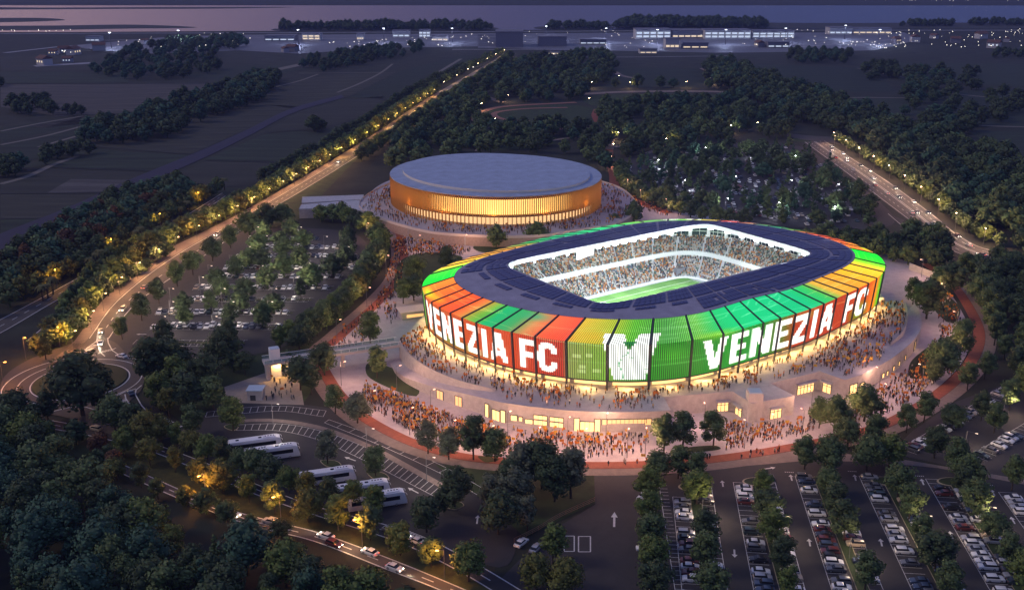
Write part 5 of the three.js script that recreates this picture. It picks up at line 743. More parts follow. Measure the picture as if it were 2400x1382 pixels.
// cars under way or standing on the roads: [x, y, towards x, y, colour, words, lit]
for (const [x, y, tx, ty, color, words, lit] of [[235, 808, 228, 830, 'white', 'entering the roundabout from the avenue', 1], [284, 838, 260, 832, 'white', 'leaving the roundabout towards the western car park', 0], [305, 925, 296, 915, 'blue', 'waiting at the southern mouth of the roundabout', 0], [222, 1009, 180, 1000, 'beige', 'alone on the dark lane below the roundabout', 0], [236, 780, 232, 800, 'beige', 'last on the avenue before the roundabout', 1], [287, 728, 268, 748, 'beige', 'on the avenue above the roundabout', 1], [325, 704, 345, 684, 'silver', 'climbing the avenue beside the first car park trees', 0], [338, 676, 360, 656, 'beige', 'on the avenue abreast of the western car park', 1], [412, 634, 430, 620, 'silver', 'on the avenue near the middle of the western car park', 0], [437, 610, 420, 622, 'white', 'heading down the avenue at mid length', 1], [508, 552, 490, 564, 'beige', 'on the upper avenue before the trees close in', 1], [545, 540, 560, 530, 'red', 'driving up the avenue near the top of the car park', 0], [974, 1272, 940, 1258, 'white', 'beside the zebra crossing on the front road', 1], [915, 1247, 950, 1260, 'silver', 'next to the zebra crossing on the front road', 0], [545, 1210, 570, 1220, 'white', 'on the main road among the verge trees', 1], [1222, 1277, 1240, 1262, 'white', 'parked by the rail fence', 0], [1256, 1290, 1272, 1272, 'silver', 'parked under the bright tree by the entrance road', 0], [145, 735, 170, 718, 'red', 'on the inner carriageway of the western highway', 1], [2080, 455, 2060, 440, 'white', 'on the eastern highway at mid length', 1], [2150, 500, 2170, 515, 'grey', 'heading out on the eastern highway', 1], [2272, 577, 2250, 562, 'white', 'nearest on the eastern highway', 1], [1985, 372, 2000, 384, 'silver', 'farthest on the eastern highway', 1], [2365, 606, 2340, 600, 'white', 'at the right edge of the eastern highway', 1], [300, 590, 330, 575, 'white', 'on the western highway between the palms', 1], [1508, 1168, 1500, 1174, 'white', 'tucked under the first tree row of the front car park', 0], [1512, 1290, 1500, 1290, 'white', 'half hidden under the first tree row', 0]]) {
  const p = G(x, y).setY(0.2), q = G(tx, ty); cars.push({ p, yaw: Math.atan2(-(q.z - p.z), q.x - p.x), color, shape: SHP[(x + y) % 3], label: `${color} car ${words}`, full: true, lit, always: true });
}
// steady traffic on the lit highways
{
  const flow = (rd, t, ts, back, words, seed) => { const r = rng(seed), lane = rd.at(t), c = new THREE.CatmullRomCurve3(lane, false, 'centripetal'); ts.forEach((u, i) => { const p = c.getPointAt(u).setY(0.18), d = c.getTangentAt(u).multiplyScalar(back ? -1 : 1), color = COL[Math.floor(r() * COL.length)]; cars.push({ p, yaw: Math.atan2(-d.z, d.x), color, shape: SHP[i % 3], label: `${color} car with lights on, ${ord(i)} ${words}`, full: true, lit: 1, always: true }); }); };
  flow(rightRoad, 0.13, [0.08, 0.17, 0.3, 0.36, 0.52, 0.63, 0.71, 0.86], false, 'coming down the inner lane of the eastern highway', 1); flow(rightRoad, 0.37, [0.12, 0.24, 0.42, 0.58, 0.77], false, 'coming down the outer lane of the eastern highway', 2); flow(rightRoad, 0.63, [0.2, 0.33, 0.47, 0.68, 0.8, 0.93], true, 'driving away on the eastern highway', 3);
  flow(mainRoad, 0.28, [0.33, 0.5, 0.62, 0.72], true, 'going left on the main road', 4); flow(mainRoad, 0.74, [0.4, 0.66, 0.8], false, 'going right on the main road', 5); flow(highway, 0.27, [0.3, 0.42, 0.55, 0.62], true, 'coming near on the western highway', 6); flow(avenue, 0.28, [0.3, 0.36, 0.43], true, 'coming down the upper avenue', 7);
}
{
  const far = rng(17), size = (c) => pxPerMetre(c.p), keep = cars.filter((c) => c.always), rest = cars.filter((c) => !c.always && onPhoto(c.p)[1] < 1400 && onPhoto(c.p)[0] < 2420).sort((a, b) => size(b) - size(a)), indiv = [...keep, ...rest.slice(0, 298 - keep.length)], left = rest.slice(298 - keep.length);
  indiv.forEach((c) => { c.full ??= size(c) > 6.4; buildCar(c); });
  for (const p of scatter(onGround([[1455, 392], [1580, 358], [1760, 342], [1870, 350], [1950, 402], [2050, 472], [2070, 522], [1900, 528], [1720, 505], [1560, 475], [1470, 430]]), 330, 171, 3)) { p.z = Math.round(p.z / 7) * 7; left.push({ p: p.setY(0.12), yaw: Math.PI / 2 + (far() < 0.5 ? Math.PI : 0), color: COL[Math.floor(far() * COL.length)] }); }
  const s = carShapes.saloon, white = (g, v) => { const b = bare(g, false); b.setAttribute('color', new THREE.Float32BufferAttribute(new Float32Array(b.attributes.position.count * 3).fill(v), 3)); return b; };
  const im = new THREE.InstancedMesh(mergeGeometries([white(s.body, 1), white(s.glass, 0.06), white(s.roof, 1)]), new THREE.MeshPhysicalMaterial({ vertexColors: true, roughness: 0.3, clearcoat: 0.6 }), left.length), o = new THREE.Object3D();
  left.forEach((c, i) => { o.position.copy(c.p); o.rotation.y = c.yaw; o.updateMatrix(); im.setMatrixAt(i, o.matrix); im.setColorAt(i, paintMat[c.color].color); }); im.castShadow = im.receiveShadow = true; stuff(im, 'distant_parked_cars', 'rows of small parked cars under the far trees');
}
// ---- coaches
{
  const L = 15.6, bodyG = profile([[-L / 2, 0.45], [-L / 2, 3.6], [-L / 2 + 0.3, 3.86], [L / 2 - 1.5, 3.9], [L / 2 - 0.7, 3.6], [L / 2 - 0.06, 1.5], [L / 2, 0.5]], 2.75, 0.12), screen = profile([[L / 2 - 1.35, 3.86], [L / 2 - 0.62, 3.6], [L / 2 + 0.08, 1.5], [L / 2 - 0.35, 1.5], [L / 2 - 1.2, 3.5]], 2.62, 0.04), band = box(L - 2.6, 1.15, 0.06), hatch = box(0.95, 0.16, 0.8), vent = box(0.42, 0.14, 0.36), pod = profile([[-1.9, 0], [-1.75, 0.3], [1.6, 0.3], [1.9, 0]], 1.9, 0.05), tyre = new THREE.CylinderGeometry(0.52, 0.52, 0.34, 18).rotateX(Math.PI / 2), hub = new THREE.CylinderGeometry(0.34, 0.34, 0.37, 14).rotateX(Math.PI / 2), arm = new THREE.TubeGeometry(new THREE.CatmullRomCurve3([V(0, 0, 0), V(0.35, 0.1, 0.12), V(0.62, -0.1, 0.3), V(0.66, -0.5, 0.34)]), 10, 0.07, 6);
  const coachWhite = new THREE.MeshPhysicalMaterial({ roughness: 0.4, clearcoat: 0.5 }); coachWhite.color.setRGB(0.74, 0.74, 0.76);
  [[662, 1047, 'rearmost of the two at the upper left, partly hidden'], [702, 1067, 'second, nearer the middle of the coach park'], [833, 1122, 'third, half behind the verge trees'], [914, 1153, 'fourth, between two neighbours on the right'], [952, 1177, 'nearest on the right by the lane arrow']].forEach(([x, y, w]) => {
    const g = grp(), nose = G(x, y), yaw = 17.5 * D2R; g.position.set(nose.x - Math.cos(yaw) * L / 2, 0.12, nose.z + Math.sin(yaw) * L / 2); g.rotation.y = yaw;
    part(g, 'body', bodyG, coachWhite); part(g, 'windscreen', screen, carM.glass); for (const z of [-1.37, 1.37]) { part(g, 'window_band', band, carM.glass).position.set(-0.6, 2.45, z); part(g, 'mirror', arm, coachWhite).position.set(L / 2 - 0.7, 3.5, z * 0.86); }
    for (const px of [-5.2, 1.4]) part(g, 'roof_hatch', hatch, carM.glass).position.set(px, 3.96, 0); part(g, 'air_conditioner', pod, coachWhite).position.set(4.2, 3.9, 0); for (let k = 0; k < 4; k++) part(g, 'roof_vent', vent, carM.glass).position.set(3.0 + k * 0.8, 4.24, 0);
    for (const px of [-4.4, -3.2, 4.9]) for (const z of [-1.2, 1.2]) { const t = part(g, 'wheel', tyre, carM.tyre); t.position.set(px, 0.52, z); part(t, 'hub', hub, carM.hub); }
    top(g, 'coach', `white coach with black windows, ${w}`, 'coach', 'coaches in the coach park');
  });
}
// ---- coach park bays, islands, arrows
{
  const bays = (owner, A, B, n, slant = 0) => { const a = smooth(onGround(A), n), b = smooth(onGround(B), n), gs = [ribbon(a, 0.16, 0.15), ribbon(b, 0.16, 0.15)]; a.forEach((p, i) => { const q = b[Math.min(n, Math.max(0, i + slant))]; gs.push(ribbon([p, q], 0.16, 0.155)); }); part(owner, 'bay_marking', mergeGeometries(gs.filter(Boolean)), gm.paint); };
  bays(coachPark, [[485, 966], [572, 956], [659, 952], [764, 963]], [[481, 978], [572, 969], [659, 964], [757, 977]], 17); bays(coachPark, [[558, 996], [659, 994], [750, 1010], [868, 1054], [1043, 1148]], [[554, 1009], [650, 1010], [735, 1028], [850, 1078], [1022, 1166]], 36); bays(coachPark, [[771, 984], [903, 1032], [1050, 1099], [1140, 1150]], [[760, 991], [890, 1044], [1036, 1112], [1118, 1160]], 12);
  const isle = (p, w, y, m) => struct(new THREE.Mesh(ribbon(smooth(onGround(p), 40), w, y), m), 'traffic_island');
  isle([[540, 990], [600, 986], [659, 988], [750, 1004], [868, 1049], [960, 1098], [1050, 1148]], 2.2, 0.26, gm.footway);
  const bed = (pts) => { const o = smooth(onGround(pts), 24, true); struct(new THREE.Mesh(sheet(o, 0.1, 0.16), gm.kerb), 'planted_island'); const c = o.reduce((s, p) => s.add(p), V(0, 0, 0)).multiplyScalar(1 / o.length); struct(new THREE.Mesh(sheet(o.map((p) => p.clone().lerp(c, 0.1)), 0.28), gm.grass), 'planted_bed'); };
  bed([[524, 1000], [556, 992], [556, 1006], [546, 1010]]); bed([[750, 1080], [790, 1082], [800, 1096], [770, 1096]]); bed([[860, 1106], [900, 1110], [912, 1124], [880, 1126]]); bed([[1040, 1182], [1075, 1176], [1088, 1186], [1060, 1196]]); bed([[336, 842], [340, 850], [480, 852], [478, 842]]);
  // planted strips of the front car park
  for (const p of [[[1516, 1150], [1542, 1440]], [[1628, 1150], [1670, 1440]], [[1776, 1140], [1858, 1440]], [[1926, 1136], [2040, 1424]], [[2086, 1136], [2248, 1440]], [[2240, 1136], [2424, 1434]]]) { const a = onGround(p); struct(new THREE.Mesh(ribbon(a, 3.1, 0.22), gm.kerb), 'planted_island'); struct(new THREE.Mesh(ribbon(a, 2.7, 0.26), gm.grass), 'planted_bed'); }
  for (const [x, y] of [[1628, 1142], [1778, 1130], [1926, 1128], [2080, 1128], [2235, 1130]]) { const c = G(x, y); struct(new THREE.Mesh(new THREE.CylinderGeometry(3.6, 3.7, 0.2, 24).scale(1.25, 1, 0.7).translate(c.x, 0.14, c.z), gm.kerb), 'planted_island'); struct(new THREE.Mesh(new THREE.CylinderGeometry(3.2, 3.2, 0.24, 24).scale(1.25, 1, 0.7).translate(c.x, 0.16, c.z), gm.grass), 'planted_bed'); }
  for (const [y, x0, x1] of [[559, 583, 745], [581, 595, 835], [602, 553, 838], [629, 525, 840], [650, 494, 803], [676, 452, 780], [703, 440, 730], [734, 366, 686], [767, 352, 668], [804, 322, 575]]) { const a = onGround([[x0, y], [x1, y]]); struct(new THREE.Mesh(ribbon(a, 1.9, 0.22), gm.verge), 'planted_bed'); }
  const arrow = (owner, x, y, tx, ty, L = 4, w = 0.22, bend = 0) => { const p = G(x, y), q = G(tx, ty), d = q.sub(p).setY(0).normalize(), n = V(-d.z, 0, d.x), at = (s, t) => p.clone().addScaledVector(d, s).addScaledVector(n, t), h = L * 0.36, pts = [at(-L / 2, -w), at(L / 2 - h, -w), at(L / 2 - h, -w * 3.2), at(L / 2, 0), at(L / 2 - h, w * 3.2), at(L / 2 - h, w), at(-L / 2, w)]; part(owner, 'lane_arrow', sheet(pts, 0.17), gm.paint); };
  const FP = frontPark; arrow(FP, 1440, 1218, 1441, 1180, 7.5, 0.28); for (const [x, y, tx, ty] of [[1722, 1298, 1724, 1330], [1898, 1272, 1892, 1240], [2066, 1272, 2058, 1240], [2230, 1254, 2220, 1230], [2375, 1220, 2362, 1196], [1694, 1134, 1690, 1110], [1855, 1120, 1850, 1100], [2005, 1120, 2000, 1100], [2163, 1130, 2155, 1110], [2328, 1155, 2320, 1140], [1805, 1098, 1850, 1092], [1592, 1282, 1590, 1260]]) arrow(FP, x, y, tx, ty, 3.6);
  for (const [x, y, tx, ty] of [[2235, 1002, 2210, 1015], [2354, 1034, 2330, 1048], [2145, 1050, 2160, 1040], [2295, 1072, 2275, 1080]]) arrow(eastPark, x, y, tx, ty, 4); for (const [x, y, tx, ty] of [[820, 1076, 780, 1062], [968, 1150, 930, 1130], [1119, 1218, 1122, 1195]]) arrow(coachPark, x, y, tx, ty, 4.5); for (const [x, y] of [[430, 746], [330, 784], [520, 745], [640, 712], [400, 810]]) arrow(westPark, x, y, x - 30, y, 4);
  const frame = (x0, y0, x1, y1) => part(FP, 'box_marking', mergeGeometries([ribbon(onGround([[x0, y0], [x1, y0]]), 0.3, 0.17), ribbon(onGround([[x0, y1], [x1, y1]]), 0.3, 0.17), ribbon(onGround([[x0, y0], [x0, y1]]), 0.3, 0.17), ribbon(onGround([[x1, y0], [x1, y1]]), 0.3, 0.17)]), gm.paint);
  frame(1322, 1257, 1346, 1293); frame(1356, 1258, 1384, 1294);
  for (const [x, y, x1, y1] of [[1840, 1107, 1863, 1108], [1988, 1105, 2010, 1106], [2146, 1116, 2168, 1117], [2308, 1138, 2330, 1138]]) { const a = G(x, y), b = G(x1, y1); part(FP, 'give_way_line', mergeGeometries([0, 1, 2, 3, 4].map((k) => ribbon([a.clone().lerp(b, k / 5), a.clone().lerp(b, (k + 0.55) / 5)], 0.4, 0.17))), gm.paint); }
  // zebra on the front road
  const zs = []; for (let k = 0; k < 6; k++) { const a = G(946 + k * 6, 1257 + k * 2.2), b = G(962 + k * 6, 1246 + k * 2.4); zs.push(ribbon([a, b], 0.55, 0.175)); } part(FP, 'zebra_crossing', mergeGeometries(zs), gm.paint);
}
// ================= people =================
function figure(joints, bones, res, span) {                // one continuous skin meshed from tapered bones
  const mc = new MarchingCubes(res, new THREE.MeshStandardMaterial(), false, false, 20000); mc.isolation = 0;
  const n = mc.size, h = mc.halfsize, P = new THREE.Vector3(), A = new THREE.Vector3(), B = new THREE.Vector3(), [cx, cy, cz] = [0, span * 0.5, 0];
  const dist = (x, y, z) => { let k = 1e9, who = 0; let sm = 0; for (const [i, j, r0, r1, tag] of bones) { const a = joints[i], b = joints[j], bx = b[0] - a[0], by = b[1] - a[1], bz = b[2] - a[2], px = x - a[0], py = y - a[1], pz = z - a[2], t = Math.min(1, Math.max(0, (px * bx + py * by + pz * bz) / (bx * bx + by * by + bz * bz + 1e-9))), d = Math.hypot(px - bx * t, py - by * t, pz - bz * t) - (r0 + (r1 - r0) * t); sm += Math.exp(-d * 38); if (d < k) { k = d; who = tag; } } return [-Math.log(sm) / 38, who]; };
  for (let k = 0; k < n; k++) for (let j = 0; j < n; j++) for (let i = 0; i < n; i++) mc.field[i + j * n + k * n * n] = -dist((i - h) / h * span * 0.55, cy + (j - h) / h * span * 0.55, (k - h) / h * span * 0.55)[0];
  mc.update();
  const pos = [], nor = [], tags = []; for (let i = 0; i < mc.count; i++) { const x = mc.positionArray[i * 3] * span * 0.55, y = cy + mc.positionArray[i * 3 + 1] * span * 0.55, z = mc.positionArray[i * 3 + 2] * span * 0.55; pos.push(x, y, z); nor.push(mc.normalArray[i * 3], mc.normalArray[i * 3 + 1], mc.normalArray[i * 3 + 2]); tags.push(dist(x, y, z)[1]); }
  const g = new THREE.BufferGeometry(); g.setAttribute('position', new THREE.Float32BufferAttribute(pos, 3)); g.setAttribute('normal', new THREE.Float32BufferAttribute(nor, 3)); g.userData = { tags }; return g;
}
// tags: 0 top, 1 legs, 2 skin, 3 hair, 4 shoes
const B0 = [[0, 1, 0.15, 0.13, 0], [1, 2, 0.14, 0.17, 0], [2, 3, 0.07, 0.065, 2], [3, 4, 0.095, 0.1, 2], [4, 18, 0.1, 0.085, 3], [5, 6, 0.075, 0.06, 0], [6, 7, 0.055, 0.045, 0], [7, 8, 0.045, 0.05, 2], [9, 10, 0.075, 0.06, 0], [10, 11, 0.055, 0.045, 0], [11, 12, 0.045, 0.05, 2], [13, 14, 0.1, 0.075, 1], [14, 15, 0.07, 0.055, 1], [15, 16, 0.055, 0.05, 4], [17, 19, 0.1, 0.075, 1], [19, 20, 0.07, 0.055, 1], [20, 21, 0.055, 0.05, 4], [5, 9, 0.09, 0.09, 0]];
function pose(o = {}) {
  const st = o.stride ?? 0.06, J = { 0: [0, 0.95, 0], 1: [0, 1.12, 0], 2: [0, 1.36, 0], 3: [0, 1.52, 0.01], 4: [0, 1.62, 0.02], 18: [0, 1.7, -0.02], 5: [-0.2, 1.4, 0], 9: [0.2, 1.4, 0], 6: [-0.27, 1.14, -st * 0.7], 7: [-0.27, 0.9, st], 8: [-0.26, 0.8, st + 0.03], 10: [0.27, 1.14, st * 0.7], 11: [0.27, 0.9, 0.12], 12: [0.26, 0.8, 0.15], 13: [-0.1, 0.92, 0], 14: [-0.11, 0.5, st * 1.6 + 0.03], 15: [-0.12, 0.09, st * 1.2], 16: [-0.13, 0.05, st * 1.2 + 0.16], 17: [0.1, 0.92, 0], 19: [0.11, 0.5, -st * 0.8 + 0.03], 20: [0.12, 0.09, -st * 2.2], 21: [0.13, 0.05, -st * 2.2 + 0.16] };
  if (o.up) { J[10] = [0.34, 1.58, 0.06]; J[11] = [0.3, 1.82, 0.1]; J[12] = [0.28, 1.92, 0.12]; } if (o.both) { J[6] = [-0.34, 1.58, 0.06]; J[7] = [-0.3, 1.82, 0.1]; J[8] = [-0.28, 1.92, 0.12]; }
  return J;
}
const sitJ = { ...pose(), 0: [0, 0.52, -0.1], 1: [0, 0.7, -0.1], 2: [0, 0.94, -0.06], 3: [0, 1.08, -0.04], 4: [0, 1.18, -0.02], 18: [0, 1.26, -0.05], 5: [-0.2, 0.98, -0.06], 9: [0.2, 0.98, -0.06], 6: [-0.26, 0.74, 0.04], 7: [-0.2, 0.58, 0.22], 8: [-0.18, 0.56, 0.28], 10: [0.26, 0.74, 0.04], 11: [0.2, 0.58, 0.22], 12: [0.18, 0.56, 0.28], 13: [-0.1, 0.5, -0.05], 14: [-0.12, 0.5, 0.36], 15: [-0.12, 0.09, 0.38], 16: [-0.12, 0.05, 0.5], 17: [0.1, 0.5, -0.05], 19: [0.12, 0.5, 0.36], 20: [0.12, 0.09, 0.38], 21: [0.12, 0.05, 0.5] };
const poses = { standing: figure(pose(), B0, 30, 2), walking: figure(pose({ stride: 0.16 }), B0, 30, 2), waving: figure(pose({ up: 1 }), B0, 30, 2), cheering: figure(pose({ up: 1, both: 1 }), B0, 30, 2), seated: figure(sitJ, B0, 16, 1.5) };
const dress = (g, c) => { const t = g.userData.tags, col = []; for (const k of t) col.push(...c[k]); const o = new THREE.BufferGeometry(); o.setAttribute('position', g.attributes.position); o.setAttribute('normal', g.attributes.normal); o.setAttribute('color', new THREE.Float32BufferAttribute(col, 3)); return o; };
const skinM = new THREE.MeshStandardMaterial({ vertexColors: true, roughness: 0.85 });
const TOPS = { orange: [0.46, 0.14, 0.025], black: [0.02, 0.02, 0.024], white: [0.55, 0.50, 0.42], green: [0.03, 0.16, 0.06], brown: [0.16, 0.07, 0.035], grey: [0.17, 0.16, 0.16], yellow: [0.5, 0.29, 0.06] };
const zones = [];
const RIMDECK = onGround([[935, 803], [960, 836], [1004, 866], [1062, 890], [1108, 904], [1157, 915], [1190, 938], [1300, 954], [1439, 962], [1535, 958], [1552, 928], [1720, 914], [1800, 895], [1923, 866], [1985, 882], [2060, 850], [2084, 810], [2110, 786], [2121, 764], [2124, 735], [2118, 714], [2065, 710], [1900, 700], [1500, 700], [1060, 720]], DECK);
const offFacade = (p) => { const d = p.clone().sub(SC).setY(0); return d.length() < rCrease(Math.atan2(-d.z, d.x)) + 0.3; };
const clump = (p) => noise.noise(p.x * 0.11, 3.3, p.z * 0.11) + 0.6 * noise.noise(p.x * 0.27, 9.1, p.z * 0.27) < -0.12 && noise.noise(p.x * 3.1, 1.7, p.z * 3.1) < 0.25;
const zone = (name, poly, h, n, seed, tops, avoid0) => { const avoid = (p) => (avoid0 && avoid0(p)) || (n > 40 && clump(p)); for (const p of scatter(Array.isArray(poly[0]) ? onGround(poly, h) : poly, n, seed, 0.55, avoid)) zones.push({ p: p.setY(h), name, tops }); };
const warmTops = ['orange', 'orange', 'brown', 'brown', 'black', 'yellow', 'black', 'white', 'grey', 'yellow'];
const notTree = (p) => nearTree(p, 0.9), both = (p) => notTree(p) || offFacade(p);
zone('the stadium podium deck', RIMDECK, DECK + 0.02, 950, 301, warmTops, offFacade);
const FY = 0.18;
zone('the left forecourt', [[850, 905], [900, 915], [960, 935], [1010, 965], [1090, 985], [1180, 1005], [1180, 1055], [1060, 1045], [960, 1010], [880, 965], [850, 935]], FY, 667, 302, warmTops, both);
zone('the middle forecourt', [[1120, 1000], [1300, 1016], [1450, 1022], [1520, 1020], [1520, 1060], [1380, 1076], [1200, 1068], [1120, 1045]], FY, 301, 303, [...warmTops, 'white'], both);
zone('the forecourt by the lift tower', [[1700, 995], [1800, 995], [1880, 985], [1900, 960], [1960, 950], [1960, 985], [1880, 1020], [1780, 1045], [1700, 1055]], FY, 220, 304, warmTops, both);
zone('the eastern forecourt', [[1990, 945], [2060, 920], [2120, 875], [2160, 840], [2190, 800], [2240, 830], [2200, 890], [2140, 940], [2050, 985], [1990, 1000]], FY, 359, 305, warmTops, both);
zone('the path east of the stadium', [[2190, 690], [2230, 690], [2255, 760], [2265, 830], [2230, 880], [2190, 870], [2205, 790]], FY, 191, 306, warmTops, both);
zone('the promenade west of the stadium', [[915, 600], [940, 600], [945, 640], [930, 700], [960, 740], [900, 770], [860, 800], [780, 845], [770, 800], [840, 745], [900, 680]], FY, 243, 307, warmTops, both);
zone('the court between arena and stadium', [[905, 565], [960, 560], [1040, 575], [1110, 585], [1080, 600], [1000, 600], [930, 600]], FY, 359, 308, warmTops, both);
const ringA = (p) => Math.hypot(p.x - AC.x, p.z - AC.z) < 62;
zone('the deck round the golden arena', [[850, 490], [905, 514], [950, 528], [1018, 542], [1138, 550], [1284, 547], [1336, 540], [1425, 525], [1465, 510], [1488, 490], [1478, 464], [1440, 440], [1380, 425], [940, 428], [870, 455]], 5.52, 850, 309, warmTops, ringA);
zone('the walk beside the arena', [[1420, 445], [1470, 455], [1540, 485], [1600, 505], [1560, 508], [1500, 490], [1440, 470]], FY, 127, 310, warmTops, notTree);
zone('the small plaza by the footbridge', [[640, 890], [690, 890], [700, 940], [620, 942], [640, 915]], 0.22, 22, 311, ['black', 'black', 'grey'], notTree);
zone('the southern red track', [[1380, 1088], [1700, 1072], [1850, 1050], [1850, 1058], [1700, 1082], [1380, 1094]], 0.21, 22, 312, ['black', 'white', 'orange'], notTree);
{
  const r = rng(606), size = (z) => pxPerMetre(z.p), q = zones.map((z) => ({ ...z, top: z.tops[Math.floor(r() * z.tops.length)], pose: ['standing', 'walking', 'waving', 'standing', 'cheering'][Math.floor(r() * 5)], yaw: r() * 6.28, s: 0.94 + r() * 0.14, k: r() }));
  q.sort((a, b) => size(b) * (0.7 + 0.6 * b.k) - size(a) * (0.7 + 0.6 * a.k)); const indiv = q.slice(0, 300), rest = q.slice(300), cache = {};
  const legs = [[0.02, 0.022, 0.03], [0.05, 0.05, 0.06], [0.03, 0.045, 0.09]], skin = [0.42, 0.26, 0.18], hair = [0.04, 0.028, 0.02];
  const tally = {}; indiv.sort((a, b) => onPhoto(a.p)[0] - onPhoto(b.p)[0]);
  for (const z of indiv) {
    const L = Math.floor(z.k * 3), key = z.pose + z.top + L; cache[key] ??= dress(poses[z.pose], [TOPS[z.top], legs[L], skin, hair, [0.03, 0.03, 0.03]]);
    const m = new THREE.Mesh(cache[key], skinM); m.position.copy(z.p); m.rotation.y = z.yaw; m.scale.setScalar(z.s); m.castShadow = m.receiveShadow = true;
    top(m, 'person', (() => { const k = z.top + z.pose + z.name, n = tally[k] = (tally[k] ?? -1) + 1; return `${ord(n)} from left ${z.pose} in ${z.top === 'orange' ? 'an' : 'a'} ${z.top} top on ${z.name}`; })(), 'person', `people on ${z.name}, ${z.top} tops, ${z.pose}`);
  }
  const o = new THREE.Object3D(), c = new THREE.Color();
  for (const ps of ['standing', 'walking', 'waving', 'cheering']) {
    const list = rest.filter((z) => z.pose === ps), im = new THREE.InstancedMesh(dress(poses[ps], [[1, 1, 1], [0.12, 0.12, 0.14], [0.7, 0.7, 0.7], [0.08, 0.07, 0.06], [0.06, 0.06, 0.06]]), skinM, list.length);
    list.forEach((z, i) => { o.position.copy(z.p); o.rotation.y = z.yaw; o.scale.setScalar(z.s); o.updateMatrix(); im.setMatrixAt(i, o.matrix); im.setColorAt(i, c.setRGB(...TOPS[z.top])); }); im.castShadow = im.receiveShadow = true; stuff(im, 'crowd', `dense crowd of ${ps} people filling the forecourts`);
  }
  // flags and scarves held up in the crowd
  const flagG = (() => { const pos = [], idx = []; for (let i = 0; i <= 8; i++) for (let j = 0; j <= 1; j++) pos.push(0.02 + i / 8 * 1.3, 2.0 + j * 0.8 - 0.05 * Math.sin(i * 0.9), 0.12 * Math.sin(i * 0.9 + j * 0.4)); for (let i = 0; i < 8; i++) { const a = i * 2; idx.push(a, a + 2, a + 1, a + 1, a + 2, a + 3); } return geo(pos, idx); })(), poleG = new THREE.CylinderGeometry(0.02, 0.02, 1.5, 5).translate(0, 2.1, 0), flagM = [M([0.5, 0.17, 0.025]), M([0.52, 0.3, 0.04])];
  const held = indiv.filter((z) => z.pose === 'waving').slice(0, 44); const cnt = {};
  held.forEach((z, i) => { const g = grp(); const yaw = z.yaw; g.position.set(z.p.x + 0.28 * Math.cos(yaw) + 0.12 * Math.sin(yaw), z.p.y, z.p.z - 0.28 * Math.sin(yaw) + 0.12 * Math.cos(yaw)); g.rotation.y = yaw; part(g, 'pole', poleG, lampMat); part(g, 'cloth', flagG, flagM[i % 2]); const k = cnt[z.name + i % 2] = (cnt[z.name + i % 2] ?? -1) + 1; top(g, 'flag', `${ord(k)} ${i % 2 ? 'yellow' : 'orange'} hand flag from left over the crowd on ${z.name}`, 'flag', `${i % 2 ? 'yellow' : 'orange'} flags on ${z.name}`); });
  const wave = rest.filter((z) => z.pose === 'waving' && z.k < 0.6), fl = new THREE.InstancedMesh(flagG, M([1, 1, 1]), wave.length); wave.forEach((z, i) => { o.position.copy(z.p); o.position.x += 0.28 * Math.cos(z.yaw); o.position.z -= 0.28 * Math.sin(z.yaw); o.rotation.y = z.yaw; o.scale.setScalar(1); o.updateMatrix(); fl.setMatrixAt(i, o.matrix); fl.setColorAt(i, i % 3 ? flagM[0].color : flagM[1].color); }); stuff(fl, 'crowd_flags', 'orange and yellow flags waved over the crowd');
}
// spectators in the stands
{
  const r = rng(717), list = []; const seat = (t0, t1, h0, h1, rows) => { for (let j = 0; j < rows; j++) { const t = t0 + (t1 - t0) * (j + 0.5) / rows, h = h0 + (h1 - h0) * j / rows; let f = 0; while (f < Math.PI * 2) { const R = bowl(t)(f), p = polar(R, f, h), q = polar(bowl(t)(f + 0.002), f + 0.002, h); f += 0.002 * 0.78 / Math.max(0.05, p.distanceTo(q)); const aisle = Math.abs(((f * 57.3 + 720) % 9) - 4.5) < 0.35; if (!aisle && r() < 0.9) list.push([p, Math.atan2(-p.x, -p.z)]); } } };
  seat(0.0, 0.46, 1.2, 8.6, 12); seat(0.53, 1, 10.8, 17.4, 12);
  const cols = [[0.6, 0.58, 0.55], [0.5, 0.2, 0.06], [0.28, 0.13, 0.07], [0.05, 0.05, 0.06], [0.6, 0.26, 0.06], [0.5, 0.46, 0.4], [0.08, 0.18, 0.14], [0.2, 0.16, 0.14], [0.58, 0.5, 0.4], [0.12, 0.13, 0.2]], o = new THREE.Object3D(), c = new THREE.Color();
  const im = new THREE.InstancedMesh(dress(poses.seated, [[1, 1, 1], [0.25, 0.25, 0.28], [0.85, 0.8, 0.75], [0.12, 0.1, 0.09], [0.1, 0.1, 0.1]]), skinM, list.length);
  list.forEach(([p, y], i) => { o.position.copy(p).add(SC).setY(p.y + 0.02); o.rotation.y = y; o.scale.setScalar(1 + r() * 0.12); o.updateMatrix(); im.setMatrixAt(i, o.matrix); im.setColorAt(i, c.setRGB(...cols[Math.floor(r() * cols.length)])); }); im.castShadow = im.receiveShadow = true; stuff(im, 'spectators', 'thousands of seated spectators filling the stands');
}
